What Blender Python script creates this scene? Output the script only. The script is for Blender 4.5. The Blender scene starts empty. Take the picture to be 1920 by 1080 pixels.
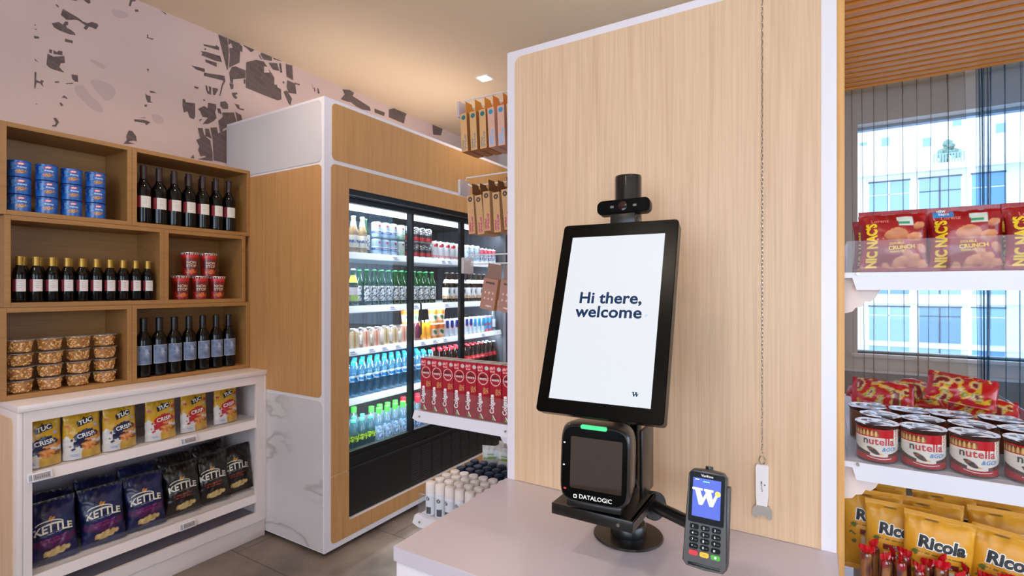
import bpy, bmesh, math, random
from mathutils import Matrix, Vector, noise
S = bpy.context.scene
COL = S.collection
PI = math.pi
random.seed(4)

# ---------------------------------------------------------------- camera, world, exposure
cd = bpy.data.cameras.new('camera'); cam = bpy.data.objects.new('camera', cd); COL.objects.link(cam)
cam.location = (0, 0, 1.47); cam.rotation_euler = (PI/2, 0, math.radians(31.236))
cd.sensor_width = 36; cd.lens = 36*952.5/1920; cd.clip_start = 0.05; cd.clip_end = 300
S.camera = cam
S.view_settings.view_transform = 'Standard'; S.view_settings.look = 'None'
S.view_settings.gamma = 1; S.view_settings.use_curve_mapping = False
S.view_settings.exposure = -0.12
W = bpy.data.worlds.new('world'); S.world = W; W.use_nodes = True
bg = W.node_tree.nodes['Background']; bg.inputs[0].default_value = (0.72, 0.86, 1.0, 1); bg.inputs[1].default_value = 4.6

def srgb(h):
    h = h.lstrip('#'); v = [int(h[i:i+2], 16)/255 for i in (0, 2, 4)]
    return tuple(x/12.92 if x <= .04045 else ((x+.055)/1.055)**2.4 for x in v)

def area(name, loc, rot, sx, sy, power, color):
    d = bpy.data.lights.new(name, 'AREA'); d.shape = 'RECTANGLE'; d.size = sx; d.size_y = sy
    d.energy = power; d.color = color
    o = bpy.data.objects.new(name, d); COL.objects.link(o); o.location = loc; o.rotation_euler = rot
    return o
# area lamps added for daylight at the unseen windows behind and beside the camera (see window_2, window_3)
area('daylight_back_window', (0.9, -2.93, 1.75), (PI/2, 0, 0), 4.4, 1.9, 52, (0.88, 0.91, 1.0))
area('daylight_side_window', (3.93, 1.2, 1.75), (PI/2, 0, PI/2), 4.4, 1.9, 40, (0.84, 0.89, 1.0))

# ---------------------------------------------------------------- materials
MATS = {}
def mat(name, col, rough=.5, metal=0, spec=.5, emit=None, es=1, coat=0):
    if name in MATS: return MATS[name]
    m = bpy.data.materials.new(name); m.use_nodes = True; b = m.node_tree.nodes['Principled BSDF']
    if isinstance(col, str): col = srgb(col)
    b.inputs['Base Color'].default_value = (*col, 1); b.inputs['Roughness'].default_value = rough
    b.inputs['Metallic'].default_value = metal; b.inputs['Specular IOR Level'].default_value = spec
    if coat: b.inputs['Coat Weight'].default_value = coat
    if emit:
        if isinstance(emit, str): emit = srgb(emit)
        b.inputs['Emission Color'].default_value = (*emit, 1); b.inputs['Emission Strength'].default_value = es
    MATS[name] = m; return m
def nodes(m): return m.node_tree.nodes, m.node_tree.links
def ramp(N, stops):
    r = N.new('ShaderNodeValToRGB'); e = r.color_ramp.elements
    while len(e) < len(stops): e.new(.5)
    for i, (p, c) in enumerate(stops):
        e[i].position = p; e[i].color = (*(srgb(c) if isinstance(c, str) else c), 1)
    return r
def wood(name, c1, c2, axis, rough=.45, sc=1.0):
    m = mat(name, c1, rough); N, L = nodes(m); b = N['Principled BSDF']
    g = N.new('ShaderNodeNewGeometry'); mp = N.new('ShaderNodeMapping')
    s = [26*sc]*3; s[axis] = 1.0*sc; mp.inputs['Scale'].default_value = s
    n = N.new('ShaderNodeTexNoise'); n.inputs['Scale'].default_value = 1.6; n.inputs['Detail'].default_value = 6; n.inputs['Roughness'].default_value = .7; n.inputs['Distortion'].default_value = .25
    m1 = tuple((a+b_)/2 for a, b_ in zip(srgb(c1), srgb(c2))); r = ramp(N, [(.3, m1), (.5, c1), (.8, tuple(min(1, x*1.06) for x in srgb(c1)))])
    mp2 = N.new('ShaderNodeMapping'); s2 = [130*sc]*3; s2[axis] = 2.2*sc; mp2.inputs['Scale'].default_value = s2
    n2 = N.new('ShaderNodeTexNoise'); n2.inputs['Scale'].default_value = 1.5; n2.inputs['Detail'].default_value = 3
    mx = N.new('ShaderNodeMix'); mx.data_type = 'RGBA'; mx.blend_type = 'MULTIPLY'; mx.inputs[0].default_value = .45
    r2 = ramp(N, [(.3, (.74, .68, .62)), (.6, (1, 1, 1))])
    L.new(g.outputs['Position'], mp.inputs[0]); L.new(mp.outputs[0], n.inputs['Vector']); L.new(n.outputs[0], r.inputs[0])
    L.new(g.outputs['Position'], mp2.inputs[0]); L.new(mp2.outputs[0], n2.inputs['Vector']); L.new(n2.outputs[0], r2.inputs[0])
    L.new(r.outputs[0], mx.inputs[6]); L.new(r2.outputs[0], mx.inputs[7]); L.new(mx.outputs[2], b.inputs['Base Color'])
    return m
def marble(name):
    m = mat(name, '#cfcbd0', .3); N, L = nodes(m); b = N['Principled BSDF']
    g = N.new('ShaderNodeNewGeometry'); mp = N.new('ShaderNodeMapping'); mp.inputs['Rotation'].default_value = (0.0, .75, 0); mp.inputs['Scale'].default_value = (1, 1, 2.6)
    n = N.new('ShaderNodeTexNoise'); n.inputs['Scale'].default_value = 1.0; n.inputs['Detail'].default_value = 4; n.inputs['Distortion'].default_value = .25
    r = ramp(N, [(.0, '#d3cfd1'), (.462, '#d0ccce'), (.488, '#aaa5a2'), (.498, '#d0ccce'), (.75, '#d8d5d8')])
    n2 = N.new('ShaderNodeTexNoise'); n2.inputs['Scale'].default_value = .9
    r2 = ramp(N, [(.45, '#ffffff'), (.65, '#ffffff')])
    mx = N.new('ShaderNodeMix'); mx.data_type = 'RGBA'
    rr = ramp(N, [(.42, (0, 0, 0)), (.6, (1, 1, 1))])
    L.new(g.outputs['Position'], mp.inputs[0]); L.new(mp.outputs[0], n.inputs['Vector']); L.new(n.outputs[0], r.inputs[0])
    L.new(g.outputs['Position'], n2.inputs['Vector']); L.new(n2.outputs[0], rr.inputs[0]); L.new(rr.outputs[0], mx.inputs[0])
    mx.inputs[6].default_value = (*srgb('#d2ced1'), 1); L.new(r.outputs[0], mx.inputs[7]); L.new(mx.outputs[2], b.inputs['Base Color'])
    return m
def glass(name, tint=(1, 1, 1), gloss=.08, rough=.02, fres=True, opaque=0.0, ocol=(1, 1, 1)):
    if name in MATS: return MATS[name]
    m = bpy.data.materials.new(name); m.use_nodes = True; N, L = nodes(m); N.remove(N['Principled BSDF'])
    t = N.new('ShaderNodeBsdfTransparent'); t.inputs[0].default_value = (*tint, 1)
    gl = N.new('ShaderNodeBsdfGlossy'); gl.inputs['Roughness'].default_value = rough
    mx = N.new('ShaderNodeMixShader'); out = N['Material Output']
    if fres:
        f = N.new('ShaderNodeLayerWeight'); f.inputs[0].default_value = .5
        p = N.new('ShaderNodeMath'); p.operation = 'POWER'; p.inputs[1].default_value = 4
        a = N.new('ShaderNodeMath'); a.operation = 'MULTIPLY_ADD'; a.inputs[1].default_value = .6; a.inputs[2].default_value = gloss; a.use_clamp = True
        L.new(f.outputs['Facing'], p.inputs[0]); L.new(p.outputs[0], a.inputs[0]); L.new(a.outputs[0], mx.inputs[0])
    else: mx.inputs[0].default_value = gloss
    src = t.outputs[0]
    if opaque:
        d = N.new('ShaderNodeBsdfDiffuse'); d.inputs[0].default_value = (*ocol, 1)
        m2 = N.new('ShaderNodeMixShader'); m2.inputs[0].default_value = opaque
        L.new(src, m2.inputs[1]); L.new(d.outputs[0], m2.inputs[2]); src = m2.outputs[0]
    L.new(src, mx.inputs[1]); L.new(gl.outputs[0], mx.inputs[2]); L.new(mx.outputs[0], out.inputs[0])
    MATS[name] = m; return m
def printed(name, rough=.35, spec=.5, coat=0):
    m = mat(name, (1, 1, 1), rough, spec=spec, coat=coat); N, L = nodes(m)
    if not any(n.type == 'VERTEX_COLOR' for n in N):
        v = N.new('ShaderNodeVertexColor'); v.layer_name = 'Col'; L.new(v.outputs[0], N['Principled BSDF'].inputs['Base Color'])
    return m
def noisy(name, c1, c2, scale, rough=.6, bump=0, metal=0, detail=4, lo=.4, hi=.6):
    m = mat(name, c1, rough, metal); N, L = nodes(m); b = N['Principled BSDF']
    tc = N.new('ShaderNodeTexCoord'); n = N.new('ShaderNodeTexNoise'); n.inputs['Scale'].default_value = scale; n.inputs['Detail'].default_value = detail
    r = ramp(N, [(lo, c1), (hi, c2)]); L.new(tc.outputs['Object'], n.inputs['Vector']); L.new(n.outputs[0], r.inputs[0]); L.new(r.outputs[0], b.inputs['Base Color'])
    if bump:
        bp = N.new('ShaderNodeBump'); bp.inputs['Strength'].default_value = bump; bp.inputs['Distance'].default_value = .01
        L.new(n.outputs[0], bp.inputs['Height']); L.new(bp.outputs[0], b.inputs['Normal'])
    return m
def floor_mat():
    m = mat('stone_tile', '#8a7a70', .38); N, L = nodes(m); b = N['Principled BSDF']
    g = N.new('ShaderNodeNewGeometry')
    mp = N.new('ShaderNodeMapping'); mp.inputs['Location'].default_value = (.37, .18, 0)
    br = N.new('ShaderNodeTexBrick'); br.offset = .5; br.inputs['Scale'].default_value = 1; br.inputs['Brick Width'].default_value = 1.2; br.inputs['Row Height'].default_value = .6
    br.inputs['Mortar Size'].default_value = .004; br.inputs['Color1'].default_value = (1, 1, 1, 1); br.inputs['Color2'].default_value = (.9, .9, .92, 1); br.inputs['Mortar'].default_value = (.45, .42, .4, 1)
    n = N.new('ShaderNodeTexNoise'); n.inputs['Scale'].default_value = 3.2; n.inputs['Detail'].default_value = 9; n.inputs['Roughness'].default_value = .65
    r = ramp(N, [(.3, '#5a4f4a'), (.5, '#74685f'), (.7, '#8b7d73')])
    mx = N.new('ShaderNodeMix'); mx.data_type = 'RGBA'; mx.blend_type = 'MULTIPLY'; mx.inputs[0].default_value = 1
    L.new(g.outputs['Position'], mp.inputs[0]); L.new(mp.outputs[0], br.inputs['Vector']); L.new(g.outputs['Position'], n.inputs['Vector'])
    L.new(n.outputs[0], r.inputs[0]); L.new(r.outputs[0], mx.inputs[6]); L.new(br.outputs[0], mx.inputs[7]); L.new(mx.outputs[2], b.inputs['Base Color'])
    rr = ramp(N, [(.3, (.28,)*3), (.7, (.5,)*3)]); L.new(n.outputs[0], rr.inputs[0]); L.new(rr.outputs[0], b.inputs['Roughness'])
    return m
WHITE = mat('white_laminate', '#e9e3ea', .35)
WHITE2 = mat('white_metal', '#e4e2ea', .3); CW = mat('cabinet_white', '#e6dad8', .35)
OAKV = wood('oak_panel_vertical', '#e2bf9c', '#cda37a', 2)
OAKF = wood('oak_fridge_vertical', '#c9965f', '#b07c48', 2)
OAKH = wood('oak_shelf_horizontal', '#a37643', '#825a30', 1)
MARBLE = marble('marble_slab')
BLACK = mat('black_plastic', '#0b0b0c', .35)
BLKM = mat('black_metal', '#131212', .28, spec=.6)
BLKG = mat('black_glossy', '#030303', .25, spec=.1)
ACR = glass('clear_acrylic', (.97, .98, .99), .015, opaque=.025, ocol=(.9, .92, .95))
PANE = glass('door_glass', (.95, .97, .98), .05)
CHROME = mat('brushed_steel', '#b9b3a8', .3, 1)
PR = printed('printed_film', .3, coat=.15)
PRP = printed('printed_paper', .6)
PRM = printed('printed_tin', .28, coat=.3)
INK_W = mat('ink_white', '#f3f1ee', .5); INK_K = mat('ink_black', '#15130f', .5); INK_Y = mat('ink_yellow', '#f2cf2a', .4)
INK_R = mat('ink_red', '#d3202a', .5); INK_N = mat('ink_navy', '#173a66', .5); INK_B = mat('ink_blue', '#2d7fc4', .5)
INK_G = mat('ink_green', '#3da242', .5); INK_M = mat('ink_magenta', '#8c1e6b', .5); INK_GR = mat('ink_grey', '#6e6c70', .5); INK_O = mat('ink_orange', '#e8702a', .5)
LED = mat('led_strip', '#ffffff', .5, emit=(.85, .93, 1), es=3.2)

# ---------------------------------------------------------------- mesh builder
def rrect(x0, y0, x1, y1, r, n=5):
    P = []
    for cx, cy, a in ((x1-r, y0+r, -PI/2), (x1-r, y1-r, 0), (x0+r, y1-r, PI/2), (x0+r, y0+r, PI)):
        for i in range(n+1):
            t = a+PI/2*i/n; P.append((cx+r*math.cos(t), cy+r*math.sin(t)))
    return P
TXT = {}
def text2d(s, size, bold=.0, shear=0, step=None, space=1, align='CENTER'):
    k = (s, size, bold, shear, step, space, align)
    if k in TXT: return TXT[k]
    cu = bpy.data.curves.new('t', 'FONT'); cu.body = s; cu.size = size; cu.offset = bold*size; cu.shear = shear
    cu.align_x = align; cu.align_y = 'CENTER'; cu.resolution_u = 3; cu.space_character = space
    o = bpy.data.objects.new('t', cu); COL.objects.link(o)
    dg = bpy.context.evaluated_depsgraph_get(); me = bpy.data.meshes.new_from_object(o.evaluated_get(dg))
    bm = bmesh.new(); bm.from_mesh(me)
    if step and bm.verts:
        xs = [v.co.x for v in bm.verts]; x = min(xs)+step
        while x < max(xs):
            bmesh.ops.bisect_plane(bm, geom=bm.verts[:]+bm.edges[:]+bm.faces[:], plane_co=(x, 0, 0), plane_no=(1, 0, 0)); x += step
    bm.verts.ensure_lookup_table()
    r = ([(v.co.x, v.co.y) for v in bm.verts], [[v.index for v in f.verts] for f in bm.faces])
    bm.free(); bpy.data.objects.remove(o); bpy.data.curves.remove(cu); bpy.data.meshes.remove(me)
    TXT[k] = r; return r
class MB:
    def __init__(s, M=None): s.v = []; s.f = []; s.m = []; s.c = []; s.M = M or Matrix()
    def add(s, V, F, mat=0, cols=None, M=None):
        o = len(s.v); T = s.M @ M if M is not None else s.M
        s.v += [tuple(T @ Vector(p)) for p in V]
        s.f += [[i+o for i in f] for f in F]; s.m += ([mat]*len(F) if isinstance(mat, int) else list(mat))
        s.c += (cols if cols else [(1, 1, 1)]*len(V)); return s
    def box(s, x0, y0, z0, x1, y1, z1, mat=0, bev=0, M=None, col=None, seg=2):
        V = [(x, y, z) for x in (x0, x1) for y in (y0, y1) for z in (z0, z1)]
        F = [(0, 1, 3, 2), (4, 6, 7, 5), (0, 4, 5, 1), (2, 3, 7, 6), (0, 2, 6, 4), (1, 5, 7, 3)]
        if bev:
            bm = bmesh.new(); vs = [bm.verts.new(p) for p in V]
            for f in F: bm.faces.new([vs[i] for i in f])
            bmesh.ops.bevel(bm, geom=bm.edges[:], offset=bev, segments=seg, affect='EDGES', profile=.5)
            bm.verts.index_update(); V = [tuple(v.co) for v in bm.verts]; F = [[v.index for v in f.verts] for f in bm.faces]; bm.free()
        return s.add(V, F, mat, [col]*len(V) if col else None, M)
    def prism(s, P, axis, a, b, mat=0, M=None, col=None):
        def pt(p, h): return {0: (h, p[0], p[1]), 1: (p[0], h, p[1]), 2: (p[0], p[1], h)}[axis]
        n = len(P); V = [pt(p, a) for p in P]+[pt(p, b) for p in P]
        F = [list(range(n))[::-1], list(range(n, 2*n))]+[(i, (i+1) % n, n+(i+1) % n, n+i) for i in range(n)]
        return s.add(V, F, mat, [col]*len(V) if col else None, M)
    def lathe(s, prof, seg=20, mat=0, paint=None, M=None, cap=(True, True), sx=1, sy=1):
        V = []; C = []; F = []; mm = []
        for j, (r, z) in enumerate(prof):
            for i in range(seg):
                a = 2*PI*i/seg-PI/2; V.append((r*math.cos(a)*sx, r*math.sin(a)*sy, z))
                if paint:
                    aa = (a+PI/2+PI) % (2*PI)-PI; C.append(paint(aa, z, r))
        for j in range(len(prof)-1):
            for i in range(seg):
                k = (i+1) % seg; F.append((j*seg+i, j*seg+k, (j+1)*seg+k, (j+1)*seg+i))
                mm.append(mat(j) if callable(mat) else mat)
        if cap[0]: F.append(list(range(seg))[::-1]); mm.append(mm[0])
        if cap[1]: F.append(list(range((len(prof)-1)*seg, len(prof)*seg))); mm.append(mm[-2] if cap[0] else mm[-1])
        return s.add(V, F, mm, C or None, M)
    def tube(s, P, r, seg=8, mat=0):
        P = [Vector(p) for p in P]; V = []; F = []; up = Vector((0, 0, 1))
        for i, p in enumerate(P):
            d = (P[min(i+1, len(P)-1)]-P[max(i-1, 0)]).normalized()
            u = d.cross(up if abs(d.z) < .9 else Vector((1, 0, 0))).normalized(); w = d.cross(u)
            for k in range(seg):
                a = 2*PI*k/seg; V.append(tuple(p+u*math.cos(a)*r+w*math.sin(a)*r))
        for i in range(len(P)-1):
            for k in range(seg):
                l = (k+1) % seg; F.append((i*seg+k, i*seg+l, (i+1)*seg+l, (i+1)*seg+k))
        F.append(list(range(seg))[::-1]); F.append(list(range((len(P)-1)*seg, len(P)*seg)))
        return s.add(V, F, mat)
    def text(s, t, x, z, size, mat, fn=None, bold=0, shear=0, rot=0, step=None, M=None, space=1, sx=1, sz=1, align='CENTER'):
        V2, F = text2d(t, size, bold, shear, step, space, align); c, q = math.cos(rot), math.sin(rot); V = []
        for a, b in V2:
            a *= sx; b *= sz; X = x+a*c-b*q; Z = z+a*q+b*c; V.append(fn(X, Z) if fn else (X, 0, Z))
        return s.add(V, F, mat, None, M)
    def poly(s, P, mat, fn=None, M=None):
        V = [fn(*p) if fn else (p[0], 0, p[1]) for p in P]
        return s.add(V, [list(range(len(P)))], mat, None, M)
    def build(s, name, mats, parent=None, smooth=True, ang=40):
        me = bpy.data.meshes.new(name); me.from_pydata(s.v, [], s.f)
        for m in (mats if isinstance(mats, (list, tuple)) else [mats]): me.materials.append(m)
        me.polygons.foreach_set('material_index', s.m)
        if any(c != (1, 1, 1) for c in s.c):
            ca = me.color_attributes.new('Col', 'FLOAT_COLOR', 'POINT'); fl = []
            for c in s.c: fl += [*c, 1]
            ca.data.foreach_set('color', fl)
        if smooth:
            me.polygons.foreach_set('use_smooth', [True]*len(me.polygons)); me.set_sharp_from_angle(angle=math.radians(ang))
        me.update(); o = bpy.data.objects.new(name, me); COL.objects.link(o)
        if parent: o.parent = parent
        return o
KIDS = {}
def empty(name, parent=None):
    o = bpy.data.objects.new(name, None); COL.objects.link(o); o.empty_display_size = .05
    if parent: o.parent = parent
    return o
def tag(o, label, cat, group=None):
    o['label'] = label; o['category'] = cat
    if group: o['group'] = group
    return o
def structure(o): o['kind'] = 'structure'; return o
def copy_tree(o, parent=None):
    c = o.copy(); COL.objects.link(c); c.parent = parent
    for ch in list(o.children): copy_tree(ch, c)
    return c
class Kind:
    """one product kind: first put() uses the built thing, later ones copy it with its parts"""
    def __init__(s, builder, cat): s.b = builder; s.cat = cat; s.o = None
    def put(s, loc, rz, label, group=None, rx=0, ry=0, sc=1):
        if s.o is None: s.o = o = s.b()
        else: o = copy_tree(s.o)
        o.location = loc; o.rotation_euler = (rx, ry, rz); o.scale = (sc,)*3
        tag(o, label, s.cat, group); return o
def frame(center, e1, n):
    e1 = Vector(e1).normalized(); y = -Vector(n).normalized(); z = e1.cross(y).normalized(); e1 = y.cross(z)
    return Matrix(((e1.x, y.x, z.x, center[0]), (e1.y, y.y, z.y, center[1]), (e1.z, y.z, z.z, center[2]), (0, 0, 0, 1)))
ORD = ['first', 'second', 'third', 'fourth', 'fifth', 'sixth', 'seventh', 'eighth', 'ninth', 'tenth', 'eleventh', 'twelfth', 'thirteenth', 'fourteenth', 'fifteenth']
def nth(i, n): return 'leftmost' if i == 0 else ('rightmost' if i == n-1 else ORD[i]+' from the left')
# ================================================================ the room
CZ = 3.07; XL = -3.245; YW = 5.05
b = MB(); b.box(XL-.2, -3.2, -.1, 4.2, YW+.2, 0); structure(b.build('floor', floor_mat(), smooth=False))
CEIL = mat('ceiling_paint', '#e6cfb2', .8)
b = MB(); b.box(XL-.2, -3.2, CZ, 4.2, YW+.2, CZ+.15); structure(b.build('ceiling', CEIL, smooth=False))
# wall with a printed map mural
MURAL = noisy('mural_paper', '#ccb1a9', '#d1b6ae', 2.0, .75)
def map_ink():
    m = mat('map_dark_ink', '#6b5a58', .8); N, L = nodes(m)
    g = N.new('ShaderNodeNewGeometry'); mp = N.new('ShaderNodeMapping'); mp.inputs['Rotation'].default_value = (.35, 0, 0); mp.inputs['Scale'].default_value = (1, 1, 1)
    sp = N.new('ShaderNodeSeparateXYZ'); cb = N.new('ShaderNodeCombineXYZ')
    br = N.new('ShaderNodeTexBrick'); br.inputs['Scale'].default_value = 9; br.inputs['Mortar Size'].default_value = .035; br.inputs['Brick Width'].default_value = .9; br.inputs['Row Height'].default_value = .35
    br.inputs['Color1'].default_value = (*srgb('#6a5955'), 1); br.inputs['Color2'].default_value = (*srgb('#5f4f4c'), 1); br.inputs['Mortar'].default_value = (*srgb('#6e5d59'), 1)
    L.new(g.outputs['Position'], mp.inputs[0]); L.new(mp.outputs[0], sp.inputs[0]); L.new(sp.outputs[1], cb.inputs[0]); L.new(sp.outputs[2], cb.inputs[1])
    L.new(cb.outputs[0], br.inputs['Vector']); L.new(br.outputs[0], N['Principled BSDF'].inputs['Base Color']); return m
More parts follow.
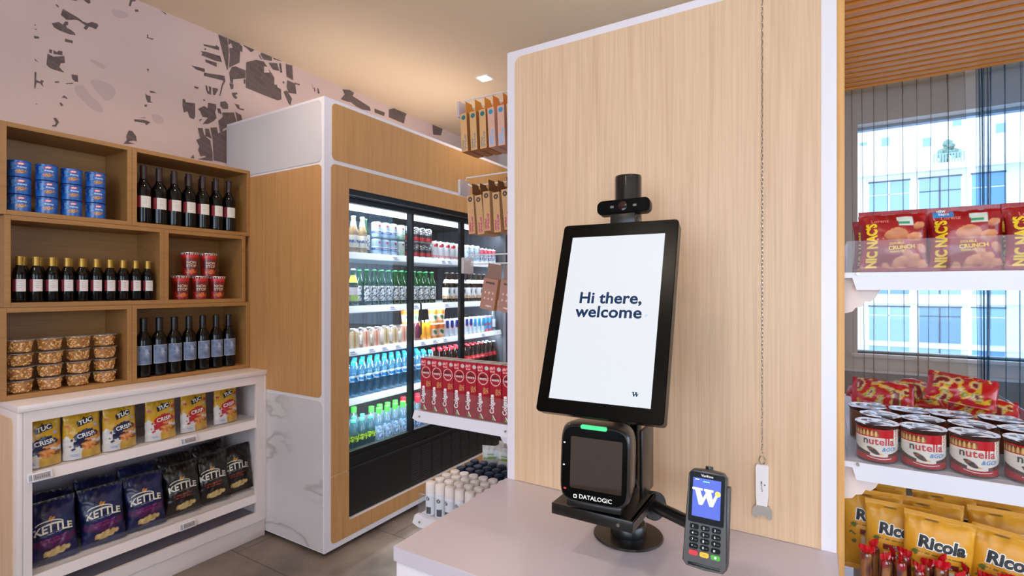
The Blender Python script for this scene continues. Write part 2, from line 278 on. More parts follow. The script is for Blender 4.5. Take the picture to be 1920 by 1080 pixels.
MAPD = [[[1.041,2.928],[1.065,2.94],[1.067,2.936],[1.057,2.932]],[[1.092,2.954],[1.119,2.966],[1.123,2.955],[1.115,2.944],[1.101,2.948]],[[1.299,3.054],[1.327,3.067],[1.323,3.056],[1.31,3.052],[1.301,3.018],[1.293,3.02]],[[1.349,3.068],[1.37,3.068],[1.378,3.068],[1.367,3.068]],[[.979,2.875],[.985,2.88],[.995,2.874],[.992,2.866]],[[1.009,2.869],[1.025,2.864],[1.068,2.853],[1.09,2.842],[1.109,2.841],[1.129,2.857],[1.152,2.858],[1.156,2.848],[1.145,2.825],[1.129,2.827],[1.116,2.827],[1.104,2.803],[1.092,2.809],[1.101,2.825],[1.073,2.838],[1.057,2.836],[1.025,2.82],[1.001,2.835]],[[.967,2.777],[.993,2.796],[1.009,2.789],[1.019,2.811],[1.031,2.813],[1.029,2.795],[1.022,2.791],[1.025,2.781],[1.041,2.777],[1.057,2.768],[1.06,2.757],[1.035,2.752],[.998,2.754],[.975,2.761]],[[1.018,2.723],[1.049,2.726],[1.048,2.712],[1.017,2.708]],[[.957,2.645],[.968,2.647],[.967,2.629],[.956,2.628]],[[.973,2.648],[.985,2.642],[.993,2.653],[1.008,2.655],[1.007,2.635],[.973,2.628]],[[.95,2.621],[.973,2.615],[1.015,2.635],[1.018,2.601],[1.001,2.593],[.996,2.571],[1.016,2.551],[.97,2.551],[.955,2.556],[.946,2.566]],[[1.043,2.553],[1.069,2.557],[1.071,2.524],[1.057,2.521],[1.046,2.532]],[[1.019,2.499],[1.05,2.512],[1.049,2.505],[1.022,2.496]],[[.902,2.513],[.909,2.516],[.908,2.477],[.922,2.474],[.927,2.484],[.937,2.481],[.931,2.469],[.935,2.451],[.922,2.466],[.909,2.464],[.904,2.433],[.901,2.436]],[[.9,2.743],[.908,2.743],[.904,2.736]],[[.9,2.724],[.91,2.724],[.909,2.717]],[[.899,2.686],[.917,2.691],[.92,2.683],[.902,2.674]],[[.902,2.579],[.918,2.565],[.904,2.569]],[[.977,2.494],[.993,2.501],[.996,2.494],[.979,2.487]],[[1.004,2.422],[1.014,2.437],[1.027,2.428],[1.026,2.421],[1.017,2.425]],[[.996,2.395],[1.004,2.396],[1.012,2.383],[1.001,2.38]],[[.904,2.363],[.912,2.361],[.909,2.356]],[[.972,2.311],[.983,2.315],[.995,2.296],[.987,2.282],[.983,2.271],[.967,2.268],[.969,2.275],[.979,2.28],[.982,2.29]],[[1.318,2.403],[1.354,2.411],[1.38,2.413],[1.398,2.408],[1.377,2.387],[1.37,2.397],[1.32,2.392]],[[1.334,2.415],[1.374,2.43],[1.375,2.426]],[[1.382,2.901],[1.388,2.9],[1.387,2.885],[1.414,2.889],[1.41,2.88],[1.392,2.88],[1.38,2.879]],[[1.379,2.706],[1.392,2.707],[1.387,2.688]],[[1.395,2.588],[1.414,2.589],[1.432,2.584],[1.397,2.576]],[[1.372,2.564],[1.384,2.557],[1.399,2.558],[1.399,2.528],[1.409,2.523],[1.384,2.517],[1.375,2.543]],[[1.368,2.5],[1.382,2.504],[1.38,2.49],[1.37,2.489]],[[1.32,3.011],[1.338,3.019],[1.34,3.008],[1.325,3.0]],[[1.293,2.335],[1.309,2.336],[1.328,2.313],[1.331,2.284],[1.315,2.284],[1.299,2.278],[1.29,2.271],[1.325,2.268],[1.277,2.257],[1.268,2.254],[1.284,2.28],[1.281,2.301]],[[1.451,3.068],[1.476,3.064],[1.484,3.058],[1.472,3.056]],[[1.633,2.694],[1.659,2.695],[1.657,2.684],[1.637,2.682]],[[1.777,3.068],[1.837,3.068],[1.845,3.004],[1.84,2.875],[1.833,2.862]],[[1.841,3.068],[1.915,3.068],[1.934,3.055],[1.934,3.016],[1.92,3.019],[1.916,2.945],[1.846,2.883],[1.85,2.97],[1.847,3.01],[1.871,3.022],[1.858,3.047],[1.842,3.028]],[[1.687,2.97],[1.76,2.986],[1.765,2.997],[1.783,2.989],[1.783,2.97],[1.689,2.961]],[[1.693,2.948],[1.705,2.95],[1.703,2.939],[1.693,2.938]],[[1.668,2.919],[1.7,2.929],[1.79,2.937],[1.802,2.902],[1.758,2.895],[1.675,2.897],[1.682,2.914]],[[1.698,2.881],[1.768,2.886],[1.768,2.859],[1.7,2.865]],[[1.616,2.813],[1.696,2.822],[1.696,2.8],[1.645,2.798]],[[1.691,2.796],[1.817,2.822],[1.822,2.788],[1.807,2.753],[1.79,2.683],[1.785,2.683],[1.797,2.749],[1.81,2.788],[1.689,2.776]],[[1.635,2.694],[1.658,2.696],[1.657,2.685],[1.637,2.683]],[[1.7,2.721],[1.71,2.722],[1.715,2.692],[1.722,2.692],[1.719,2.723],[1.735,2.723],[1.733,2.673],[1.712,2.674],[1.703,2.693]],[[1.742,2.721],[1.776,2.727],[1.776,2.717],[1.758,2.679],[1.746,2.678]],[[1.939,3.068],[2.007,3.068],[2.018,3.066],[1.993,3.04],[1.963,3.057],[1.944,3.062]],[[2.046,3.042],[2.069,3.068],[2.144,3.068],[2.144,3.042],[2.115,3.034],[2.063,3.022]],[[2.156,3.068],[2.223,3.068],[2.192,3.062],[2.156,3.058]],[[2.251,3.061],[2.303,3.068],[2.31,2.964],[2.257,2.973]],[[2.198,3.046],[2.214,3.052],[2.224,2.989],[2.208,2.983]],[[2.118,3.019],[2.183,3.041],[2.201,2.992],[2.15,2.984]],[[1.863,2.894],[1.889,2.909],[1.955,2.907],[1.955,2.855],[1.873,2.819],[1.871,2.79],[1.855,2.789],[1.847,2.853]],[[1.942,2.843],[1.955,2.847],[1.952,2.815],[1.944,2.815]],[[1.847,2.784],[1.876,2.789],[1.873,2.757],[1.858,2.749]],[[1.96,2.962],[2.029,3.005],[2.086,3.015],[2.162,2.931],[2.162,2.884],[2.183,2.889],[2.186,2.873],[2.214,2.869],[2.217,2.797],[2.186,2.782],[2.092,2.785],[1.957,2.793]],[[2.226,2.931],[2.241,2.931],[2.238,2.916],[2.226,2.915]],[[2.263,2.95],[2.327,2.947],[2.337,2.875],[2.273,2.863],[2.257,2.9]],[[2.232,2.858],[2.26,2.876],[2.301,2.83],[2.289,2.779],[2.273,2.787]],[[2.321,2.953],[2.365,2.957],[2.363,2.946],[2.324,2.943]],[[1.862,2.728],[1.897,2.742],[1.904,2.734],[1.886,2.721],[1.902,2.71],[1.889,2.696],[1.873,2.704]],[[2.464,3.011],[2.478,2.963],[2.474,2.962]],[[2.484,2.974],[2.493,2.974],[2.497,2.946],[2.488,2.946]],[[2.516,2.979],[2.527,2.979],[2.537,2.944],[2.519,2.938]],[[1.568,2.595],[1.582,2.596],[1.586,2.581],[1.639,2.591],[1.639,2.509],[1.631,2.492],[1.608,2.495],[1.595,2.529],[1.575,2.516],[1.568,2.551]],[[1.686,2.63],[1.698,2.632],[1.697,2.622],[1.687,2.621]],[[1.656,2.562],[1.691,2.592],[1.712,2.583],[1.715,2.618],[1.764,2.624],[1.765,2.595],[1.758,2.572],[1.768,2.541],[1.751,2.516],[1.715,2.486],[1.682,2.477],[1.715,2.525],[1.682,2.521],[1.668,2.551]],[[1.663,2.501],[1.679,2.508],[1.677,2.5],[1.665,2.488]],[[1.79,2.647],[1.822,2.662],[1.84,2.647],[1.84,2.617],[1.807,2.607],[1.79,2.622]],[[1.77,2.601],[1.79,2.604],[1.8,2.57],[1.777,2.573]],[[1.881,2.664],[1.912,2.665],[1.915,2.645],[1.947,2.649],[1.942,2.638],[1.904,2.637]],[[1.802,2.583],[1.878,2.606],[1.897,2.542],[1.831,2.498],[1.807,2.477],[1.797,2.404],[1.777,2.523],[1.805,2.556]],[[1.886,2.613],[1.926,2.604],[1.936,2.562],[1.902,2.543]],[[1.654,2.445],[1.682,2.453],[1.691,2.416],[1.729,2.387],[1.743,2.312],[1.743,2.262],[1.654,2.255],[1.7,2.277],[1.7,2.287],[1.67,2.276],[1.656,2.311],[1.663,2.337],[1.645,2.371],[1.668,2.386]],[[1.696,2.452],[1.719,2.458],[1.738,2.399],[1.7,2.409]],[[1.729,2.468],[1.768,2.481],[1.777,2.444],[1.83,2.483],[1.83,2.265],[1.817,2.268],[1.748,2.268],[1.743,2.39]],[[1.613,2.256],[1.629,2.276],[1.635,2.254]],[[2.751,3.048],[2.821,3.066],[2.869,3.059],[2.853,3.028],[3.039,2.995],[3.048,2.964],[2.953,2.949],[2.886,2.955],[2.837,2.972],[2.797,2.965],[2.734,2.964],[2.773,3.015]],[[3.092,2.998],[3.212,2.999],[3.202,2.965],[3.092,2.964]],[[3.259,3.041],[3.317,3.068],[3.483,3.068],[3.468,3.039],[3.448,2.968],[3.259,2.972]],[[3.845,3.068],[4.003,3.068],[3.978,2.996],[3.857,2.973]]]
MAPL = [[[1.106,2.662],[1.187,2.659],[1.184,2.624],[1.146,2.637]],[[1.118,2.557],[1.192,2.569],[1.234,2.541],[1.233,2.505],[1.192,2.456],[1.157,2.494],[1.129,2.519]],[[1.05,2.483],[1.073,2.513],[1.101,2.51],[1.123,2.465],[1.163,2.447],[1.184,2.397],[1.135,2.396],[1.079,2.441]],[[1.4,2.46],[1.448,2.467],[1.467,2.449],[1.463,2.413],[1.414,2.411]],[[1.21,2.968],[1.29,2.983],[1.29,2.947],[1.222,2.923]]]
MAPG = [[[2.086,2.982],[2.115,2.988],[2.127,2.954],[2.086,2.939]],[[1.835,3.068],[1.838,3.068],[1.85,2.97],[1.846,2.883],[1.842,2.881],[1.846,2.979]],[[2.032,3.068],[2.043,3.068],[2.168,2.936],[2.159,2.938]],[[1.847,2.563],[1.86,2.58],[1.889,2.552]],[[1.741,2.341],[1.777,2.347],[1.776,2.322],[1.741,2.316]],[[1.802,2.375],[1.808,2.371],[1.827,2.32],[1.825,2.302],[1.8,2.344]],[[1.719,2.289],[1.746,2.297],[1.744,2.285]]]
b = MB(); b.box(XL-.15, -3.2, 0, XL, YW+.2, CZ)
for L_, mi, dx in ((MAPL, 2, .0006), (MAPD, 1, .0012), (MAPG, 0, .0018)):
    for n_, P in enumerate(L_):
        dx += .00001
        if mi != 2: b.add([(XL+dx, y, z) for y, z in P], [list(range(len(P)))], mi); continue
        q = []                                           # lakes and parks have soft round outlines
        for k in range(2): 
            P = [p for i in range(len(P)) for p in ((P[i][0]*.75+P[(i+1) % len(P)][0]*.25, P[i][1]*.75+P[(i+1) % len(P)][1]*.25), (P[i][0]*.25+P[(i+1) % len(P)][0]*.75, P[i][1]*.25+P[(i+1) % len(P)][1]*.75))]
        b.add([(XL+dx, y, z) for y, z in P], [list(range(len(P)))], mi)
structure(b.build('wall_left', [MURAL, map_ink(), mat('map_pale_ink', '#bda5a0', .8)], smooth=False))
PAINT = mat('wall_paint', '#d8cfc8', .8)
def wall_with_window(name, axis, pos, th, a0, a1, wa0, wa1, wz0, wz1):
    b = MB()
    def bx(a, z0, c, z1):
        if axis == 'y': b.box(a, pos, z0, c, pos+th, z1)
        else: b.box(pos, a, z0, pos+th, c, z1)
    bx(a0, 0, wa0, CZ); bx(wa1, 0, a1, CZ); bx(wa0, 0, wa1, wz0); bx(wa0, wz1, wa1, CZ)
    structure(b.build(name, PAINT, smooth=False))
wall_with_window('wall_front', 'y', YW, .2, XL, 4.2, .264, 3.6, .935, 2.815)
wall_with_window('wall_back', 'y', -3.2, .2, XL, 4.2, -1.35, 3.15, .75, 2.75)
wall_with_window('wall_right', 'x', 4.0, .2, -3.0, YW, -1.05, 3.45, .75, 2.75)
FRM = mat('window_frame_dark', '#3e5468', .4, .3); SILL = mat('sill_white', '#e8e8ea', .4)
def window(name, axis, pos, a0, a1, z0, z1, mull, w=.05, fm=FRM):
    b = MB()
    def bx(a, zz0, c, zz1, t=.035):
        if axis == 'y': b.box(a, pos-t, zz0, c, pos+t, zz1)
        else: b.box(pos-t, a, zz0, pos+t, c, zz1)
    bx(a0, z0, a1, z0+w); bx(a0, z1-w, a1, z1); bx(a0, z0, a0+w, z1); bx(a1-w, z0, a1, z1)
    for m in mull: bx(m-w/2, z0, m+w/2, z1)
    o = structure(b.build(name, fm, smooth=False)); g = MB()
    if axis == 'y': g.box(a0+w, pos-.004, z0+w, a1-w, pos+.004, z1-w)
    else: g.box(pos-.004, a0+w, z0+w, pos+.004, a1-w, z1-w)
    g.build('pane', glass('window_glass', (.94, .97, 1), .02), o, smooth=False); return o
w1 = window('window_1', 'y', YW+.16, .244, 3.6, .925, 2.815, [1.6], w=.022, fm=mat('window_frame_pale', '#9db3c9', .4))
b = MB(); b.box(.22, YW-.03, .905, 3.64, YW+.2, .935, bev=.004); b.build('window_sill', SILL, w1)
window('window_2', 'y', -3.1, -1.35, 3.15, .75, 2.75, [.9]); window('window_3', 'x', 4.1, -1.05, 3.45, .75, 2.75, [1.2])
# panelled heater cover under the window with a pale top edge
b = MB(); b.box(.05, YW-.03, .0, 3.99, YW-.002, .79); b.box(.05, YW-.05, .79, 3.99, YW-.002, .81, 1)
structure(b.build('trim_1', [mat('wainscot_grey', '#93867c', .6), SILL], smooth=False))
# slatted timber ceiling over the window side
SLAT = wood('slat_timber', '#dd8a38', '#b96c2c', 0)
b = MB(); b.box(-.2, .9, 3.062, 3.99, 4.74, 3.07, 1)
y = .92
while y < 4.68: b.box(-.2, y, 3.012, 3.99, y+.056, 3.062); y += .1
b.box(-.2, 4.715, 3.006, 3.99, 4.74, 3.07)
structure(b.build('trim_2', [SLAT, mat('slat_backing', '#2a150a', .8)], smooth=False))
for i, (nm, x0, x1) in enumerate((('baseboard_left', 0, 0),)):
    b = MB(); b.box(XL+.001, -3.0, 0, XL+.015, .7, .08); structure(b.build(nm, SILL, smooth=False))
# recessed downlights
LAMP = mat('downlight_glow', '#ffffff', .5, emit=(1, .93, .85), es=14)
def downlight(x, y, label, power=46):
    r = empty('ceiling_downlight'); r.location = (x, y, CZ)
    b = MB(); b.prism(rrect(-.055, -.055, .055, .055, .008), 2, -.006, .0); b.build('trim_ring', SILL, r)
    b = MB(); b.prism(rrect(-.04, -.04, .04, .04, .006), 2, -.0085, -.0062); b.build('diffuser', LAMP, r)
    tag(r, label, 'ceiling light', 'ceiling downlights')
    d = bpy.data.lights.new('downlight_beam', 'SPOT'); d.energy = power; d.spot_size = 2.6; d.spot_blend = 1; d.shadow_soft_size = .06; d.color = (1, .84, .67)
    l = bpy.data.objects.new('downlight_beam', d); COL.objects.link(l); l.location = (x, y, CZ-.03)
downlight(-2.186, 3.198, 'small square white glowing downlight in the beige ceiling above the drinks fridge')
for x, y, t in ((-2.186, 1.3, 'in front of the oak shelves'), (-2.186, -.6, 'by the mural wall'), (-.6, -.5, 'behind the checkout counter'), (1.2, -.5, 'by the back window'), (2.6, 2.6, 'near the side window'), (-.75, 3.1, 'behind the tall oak panel'), (1.2, 3.2, 'over the sweets gondola'), (-.5, -2.0, 'near the back wall')):
    downlight(x, y, 'square white recessed ceiling downlight '+t)
area('ceiling_fill_fridge', (-2.78, 2.9, 2.56), (PI, 0, 0), .7, 1.9, 3.4, (1, .93, .84))  # unseen lamp without a fixture, added above the fridge to brighten the ceiling
area('ceiling_fill_gondola', (-.36, 1.62, 2.15), (PI, 0, 0), .6, .7, 11, (1, .90, .78))  # added fill on the gondola top, lifts the ceiling; no fixture there
# sheer curtains
def sheer(name, tint, dens):
    m = bpy.data.materials.new(name); m.use_nodes = True; N, L = nodes(m); N.remove(N['Principled BSDF'])
    t = N.new('ShaderNodeBsdfTransparent'); d = N.new('ShaderNodeBsdfDiffuse'); d.inputs[0].default_value = (*srgb(tint), 1)
    tr = N.new('ShaderNodeBsdfTranslucent'); tr.inputs[0].default_value = (*srgb(tint), 1)
    a = N.new('ShaderNodeMixShader'); a.inputs[0].default_value = .55; mx = N.new('ShaderNodeMixShader')
    lw = N.new('ShaderNodeLayerWeight'); lw.inputs[0].default_value = .35
    mr = N.new('ShaderNodeMapRange'); mr.inputs[1].default_value = .3; mr.inputs[2].default_value = .9; mr.inputs[3].default_value = dens; mr.inputs[4].default_value = .93
    L.new(lw.outputs['Facing'], mr.inputs[0]); L.new(mr.outputs[0], mx.inputs[0])
    L.new(d.outputs[0], a.inputs[1]); L.new(tr.outputs[0], a.inputs[2]); L.new(t.outputs[0], mx.inputs[1]); L.new(a.outputs[0], mx.inputs[2]); L.new(mx.outputs[0], N['Material Output'].inputs[0]); return m
def curtain(name, x0, x1, y0, m, label, pitch, amp, seed, tight=False):
    rnd = random.Random(seed); r = empty(name); r.location = (0, 0, 0)
    folds = []; x = x0
    while x < x1: folds.append((x, rnd.uniform(.6, 1.3), rnd.uniform(-.008, .008))); x += pitch*(rnd.uniform(.7, 1.3) if not (tight and len(folds) < 6) else .2)
    xs = []
    for i in range(len(folds)-1):
        for k in range(16): xs.append((i, k/16))
    V = []; nz = 26
    for j in range(nz+1):
        z = .02+(3.06-.02)*j/nz; tp = max(0, (z-2.85)/.2)
        for i, t in xs:
            a, b_ = folds[i], folds[i+1]
            x = a[0]+(b_[0]-a[0])*(t-.205*math.sin(2*PI*t))+(a[2]*(1-t)+b_[2]*t)*(3.05-z)
            w = .5+.5*math.cos(2*PI*t)
            am = amp*(a[1]*(1-t)+b_[1]*t)*(1+.25*math.sin(z*2.2+i))
            V.append((x, y0-am*w*(1-.45*tp)+.012*math.sin(i*1.7+z*1.3)+.01*tp*math.sin(t*PI*6), z))
    n = len(xs); F = [(j*n+i, j*n+i+1, (j+1)*n+i+1, (j+1)*n+i) for j in range(nz) for i in range(n-1)]
    b = MB().add(V, F); b.build('cloth', m, r)
    b = MB(); b.box(x0, y0-.03, 2.985, x1-.01, y0+.012, 3.05)
    return tag(r, label, 'curtain', 'sheer window curtains')
curtain('sheer_curtain', .085, .945, 4.885, sheer('sheer_taupe', '#8a7565', .36), 'taupe sheer curtain hanging in folds at the left of the window', .078, .04, 3)
curtain('sheer_curtain', .945, 3.7, 4.82, sheer('sheer_slate', '#3f6680', .40), 'blue-grey sheer curtain hanging on the right of the window', .078, .04, 5, True)
curtain('sheer_curtain', -2.1, .07, 4.87, sheer('sheer_taupe2', '#a8927c', .4), 'taupe sheer curtain on the wall behind the tall oak panel', .1, .05, 9)
# ================================================================ buildings outside
FAC = mat('facade_white', '#e9eef6', .8); FAC2 = mat('facade_far', '#f4f4f4', .8); WGL = mat('facade_window', '#8db6de', .25, spec=.8); WGD = mat('facade_window_dark', '#6b98c2', .3)
r = empty('apartment_building'); r.location = (0, 40, -6)
b = MB(); b.box(-14, 0, -4, 15.2, 8, 14.6); b.box(-14, -.5, 14.6, 15.2, 0, 15.0); 
for z in (1.0, 3.9, 6.6, 10.5): b.box(-14, -.12, z-.12, 15.2, 0, z+.08)
b.build('facade', FAC, r, smooth=False)
for k, (z0, zh) in enumerate(((-1.9, 2.4), (1.35, 2.45), (4.12, 2.15), (7.1, 3.0), (11.0, 3.2))):
    for j, (x0, x1) in enumerate(((-7.2, -5), (-4.4, -2.2), (-1.4, .9), (2.72, 4.75), (5.25, 7.2), (7.72, 9.15), (10.9, 13.2))):
        f = MB(); f.box(x0, -.06, z0, x1, .06, z0+zh); f.box(x0-.06, -.1, z0+zh, x1+.06, .02, z0+zh+.08, 1)
        o = f.build('window', [WGD if (j+k) % 3 == 0 else WGL, FRM], r, smooth=False)
        q = MB(); q.box((x0+x1)/2-.04, -.09, z0, (x0+x1)/2+.04, -.06, z0+zh); q.box(x0, -.09, z0+zh*.74, x1, -.06, z0+zh*.74+.05); q.build('glazing_bar', FAC if j % 2 else FRM, o, smooth=False)
tag(r, 'white apartment building with rows of blue windows across the street', 'building')
r = empty('apartment_building'); r.location = (0, 62, -6)
b = MB(); b.box(-20, 0, 0, 40, 10, 32); b.build('facade', FAC2, r, smooth=False)
for x, z in ((5.2, 21.5), (8.4, 21.0), (10.6, 22.6), (8.4, 24.2), (10.6, 19.6), (3.6, 18.2), (3.4, 21.8), (13.6, 21.5), (16.2, 23.0)):
    b = MB(); b.box(x, -.08, z, x+.62, .02, z+.8 if x > 5 else z+.28); b.build('window', WGL, r, smooth=False)
tag(r, 'tall pale building with small windows rising behind the nearer white block', 'building')
r = empty('glazed_building'); r.location = (10.2, 30, -6)
Mr = Matrix.Rotation(-.9, 4, 'Z'); b = MB(Mr); b.box(0, 0, 0, 14, 6, 18); b.build('facade', FAC, r, smooth=False)
for k in range(5):
    for j in range(4):
        x0 = .7+j*3.2; z0 = 1.2+k*3.3
        f = MB(Mr); f.box(x0, -.05, z0, x0+2.6, .05, z0+2.7); f.box(x0-.1, -.1, z0-.1, x0+2.7, -.02, z0, 1); f.box(x0-.1, -.1, z0+2.7, x0+2.7, -.02, z0+2.8, 1); f.box(x0-.1, -.1, z0, x0, -.02, z0+2.7, 1); f.box(x0+2.6, -.1, z0, x0+2.7, -.02, z0+2.7, 1)
        f.build('window', [mat('facade_glass_pale', '#bcd6ef', .2), WGL], r, smooth=False)
tag(r, 'angled white building with large framed windows at the right edge outside', 'building')
b = MB(); rnd = random.Random(2)
for k in range(26):
    a = rnd.uniform(0, 6.28); h = rnd.uniform(.2, 1.5); q = (1.55-h)*.55*rnd.uniform(.3, 1)
    b.lathe([(.02, -.18), (.2, -.05), (.2, .08), (.03, .2)], 6, M=Matrix.Translation((q*math.cos(a), q*math.sin(a), h)))
r = empty('roof_tree'); r.location = (6.75, 40.8, 9.0); b.build('crown', noisy('leaf_green', '#5a7f78', '#7fa59a', 4), r)
b = MB(); b.tube([(0, 0, 0), (0, 0, .6)], .06); b.build('trunk', mat('bark', '#6b5a4c', .8), r)
tag(r, 'small conical tree on the roof terrace outside the window', 'tree')
r = empty('roof_railing'); r.location = (6.7, 40.05, 9.0)
b = MB(); [b.box(-.75+k*.14, 0, 0, -.69+k*.14, .04, .62) for k in range(11)]; b.box(-.75, 0, .62, .72, .05, .68); b.build('fence', WGL, r, smooth=False)
tag(r, 'blue-grey railing in front of the tree on the roof terrace', 'railing')
b = MB(); b.box(-60, YW+1, -10.2, 60, 120, -10); g = b.build('ground', mat('street', '#c4ccd6', .9), smooth=False); structure(g)
# ================================================================ stacked oak shelf boxes, x from the mural wall to XF
XF = -2.985
def shelf_box(y0, y1, z0, z1, label):
    r = empty('shelf_box'); r.location = (XF, (y0+y1)/2, z0); w = (y1-y0)/2; h = z1-z0; d = XF-XL-.002; t = .021
    def pl(name, *a): MB().box(*a, bev=.0012, seg=1).build(name, OAKH, r, smooth=False)
    pl('side_panel', -d, -w, 0, 0, -w+t, h); pl('side_panel', -d, w-t, 0, 0, w, h)
    pl('bottom_board', -d, -w+t, 0, 0, w-t, t); pl('top_board', -d, -w+t, h-t, 0, w-t, h)
    pl('back_panel', -d, -w+t, t, -d+.008, w-t, h-t)
    return tag(r, label, 'shelf', 'stacked open oak shelf boxes')
shelf_box(.719, 1.2045, 1.786, 2.186, 'open oak shelf box holding blue nut tins, top left of the stack')
shelf_box(1.2055, 1.829, 1.786, 2.186, 'open oak shelf box holding red wine bottles, top right of the stack')
shelf_box(.732, 1.3525, 1.385, 1.785, 'wide oak shelf box with gold-capped wine bottles in the middle tier')
shelf_box(1.3535, 1.80, 1.385, 1.785, 'narrow oak shelf box with five red snack cups in the middle tier')
shelf_box(.719, 1.2045, .984, 1.384, 'open oak shelf box with nut tubs in the lowest tier')
shelf_box(1.2055, 1.827, .984, 1.384, 'open oak shelf box with grey-labelled dark bottles in the lowest tier')
SB = {1: 1.786+.022, 2: 1.385+.022, 3: .984+.022}
# ================================================================ white low cabinet
CX = -2.82
r = empty('snack_cabinet'); r.location = (CX, 1.28, 0)
y0, y1 = .73-1.28, 1.829-1.28; D = XL-CX+.002
MB().box(D, y0, .955, .006, y1, .983, bev=.003).build('worktop', CW, r)
MB().box(D, y0, .10, 0, y0+.018, .954, bev=.002).build('side_panel', CW, r); MB().box(D, y1-.018, .10, 0, y1, .954, bev=.002).build('side_panel', CW, r)
b = MB()
for P, a0, a1 in ((None, .0, .0),):
    b.box(-.022, y0+.0185, .10, 0, y0+.047, .954); b.box(-.022, y1-.062, .10, 0, y1-.0185, .954)
    b.box(-.022, y0+.047, .909, 0, y1-.062, .954); b.box(-.022, y0+.047, .10, 0, y1-.062, .152)
b.build('face_frame', CW, r, smooth=False)
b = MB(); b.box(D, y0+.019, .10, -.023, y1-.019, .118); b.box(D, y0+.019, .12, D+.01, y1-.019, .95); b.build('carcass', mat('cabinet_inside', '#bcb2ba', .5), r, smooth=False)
b = MB(); b.box(D, y0+.006, 0, -.010, y1-.003, .099, bev=.002); b.build('plinth', CW, r)
# oak inlay on the left side of the cabinet
b = MB(); b.prism(rrect(D+.03, .13, -.045, .925, .03), 1, y0-.004, y0-.0002); b.build('side_inlay', OAKV, r)
for z, nm in ((.70, 'upper'), (.262, 'lower')):
    s = MB(); s.box(D+.02, y0+.02, z-.022, -.03, y1-.03, z-.004); s.build('shelf', CW, r, smooth=False)
    q = MB(); q.prism([(-.03, z-.004), (-.012, z-.004), (-.002, z-.047), (-.03, z-.047)], 1, y0+.025, y1-.05); q.build('shelf_front', CW, r, smooth=False)
    q = MB(); q.box(-.026, y0+.05, z-.004, -.023, y1-.055, z+.042); q.build('acrylic_riser', ACR, r, smooth=False)
tag(r, 'white low cabinet with two shelves of crisp bags beneath the oak boxes', 'cabinet')
for y, z, t in ((.80, .675, 'at the left end of the upper cabinet shelf'), (1.391, .675, 'in the middle of the upper cabinet shelf'), (1.386, .235, 'in the middle of the lower cabinet shelf')):
    o = empty('price_label'); o.location = (CX+.002, y, z); o.rotation_euler = (0, -.2, 0)
    b = MB(); b.box(0, -.04, -.018, .006, .04, .018, bev=.002); b.build('holder', WHITE2, o)
    b = MB(); b.box(.006, -.022, -.012, .0068, .034, .012); [b.box(.0068, -.016+.007*k, -.007, .0072, -.013+.007*k, .006-(k % 3)*.003, 1) for k in range(7)]; [b.box(.006, -.036+.004*k, -.013, .0066, -.034+.004*k, .013, 1) for k in range(3)]
    b.build('display', [mat('eink_grey', '#a59b9a', .5), INK_GR], o)
    tag(o, 'small white electronic price label clipped '+t, 'price label', 'electronic price labels on the cabinet')
# ================================================================ drinks fridge with oak and marble cladding
FX = -2.305; FY0 = 1.832; FY1 = 3.93; FT = 2.515
r = fridge = empty('drinks_fridge'); r.location = (0, 0, 0)
b = MB(); b.box(XL+.002, FY0, .022, FX-.0225, FY0+.03, FT); b.box(XL+.002, FY1-.03, .022, FX-.0225, FY1, FT); b.box(XL+.002, FY0+.03, FT-.03, FX-.0225, FY1-.03, FT)
b.box(XL+.002, FY0+.03, .022, FX-.0225, FY1-.03, .14)
b.box(XL+.002, FY0+.03, .14, XL+.02, FY1-.03, FT-.03)
# white front frame around the inlays
b.box(FX-.022, FY0, .022, FX, FY0+.16, FT); b.box(FX-.022, 3.79, .022, FX, FY1, FT); b.box(FX-.022, FY0+.16, 2.04, FX, 3.79, FT); b.box(FX-.022, FY0+.16, .022, FX, 3.79, .142)
b.build('cabinet_shell', WHITE, r, smooth=False)
b = MB(); b.prism(rrect(FY0+.05, 2.18, FY1-.05, 2.495, .028), 0, FX, FX+.003); b.build('top_inlay', OAKF, r)
b = MB(); F1 = FX+.003
b.prism([(FY0+.043, .43), (2.0, .43), (2.0, 2.04), (2.0, 2.158)]+[(FY0+.068, 2.158), (FY0+.05, 2.150), (FY0+.043, 2.133)], 0, FX, F1)
b.prism([(2.0, 2.04), (FY1-.043, 2.04), (FY1-.043, 2.158), (2.0, 2.158)], 0, FX, F1)
b.prism([(3.79, .43), (FY1-.043, .43), (FY1-.043, 2.04), (3.79, 2.04)], 0, FX, F1)
b.build('front_inlay', OAKF, r, smooth=False)
b = MB(); b.prism([(FY0+.043, .427), (2.0, .427), (2.0, .142), (3.79, .142), (3.79, .427), (FY1-.043, .427), (FY1-.043, .053), (FY0+.068, .053), (FY0+.05, .06), (FY0+.043, .078)][::-1], 0, FX, F1); b.build('kick_inlay', OAKF, r, smooth=False)
# side (faces the shop entrance): marble, oak, marble
S0 = XL+.004; S1 = FX-.022
for nm, z0, z1, m in (('side_marble', 2.162, 2.500, MARBLE), ('side_oak', .868, 2.148, OAKF), ('side_marble', .030, .852, MARBLE)):
    P = [(S0, z0), (S1-.028, z0)]+[(S1-.028+.028*math.sin(t), z0+.028-.028*math.cos(t)) for t in (.5, 1.05, 1.57)]+[(S1-.028+.028*math.cos(t), z1-.028+.028*math.sin(t)) for t in (0, .5, 1.05, 1.57)]+[(S0, z1)]
    if nm == 'side_marble' and z0 < 1: P = [(S0, z0), (S1+.012, z0), (S1+.012, z1-.03), (S1, z1-.008), (S1-.02, z1), (S0, z1)]
    b = MB(); b.prism(P, 1, FY0-.003, FY0-.0001); b.build(nm, m, r)
b = MB(); b.box(XL+.002, FY0+.035, 0, FX-.04, FY1-.035, .022); b.build('plinth', BLACK, r, smooth=False)
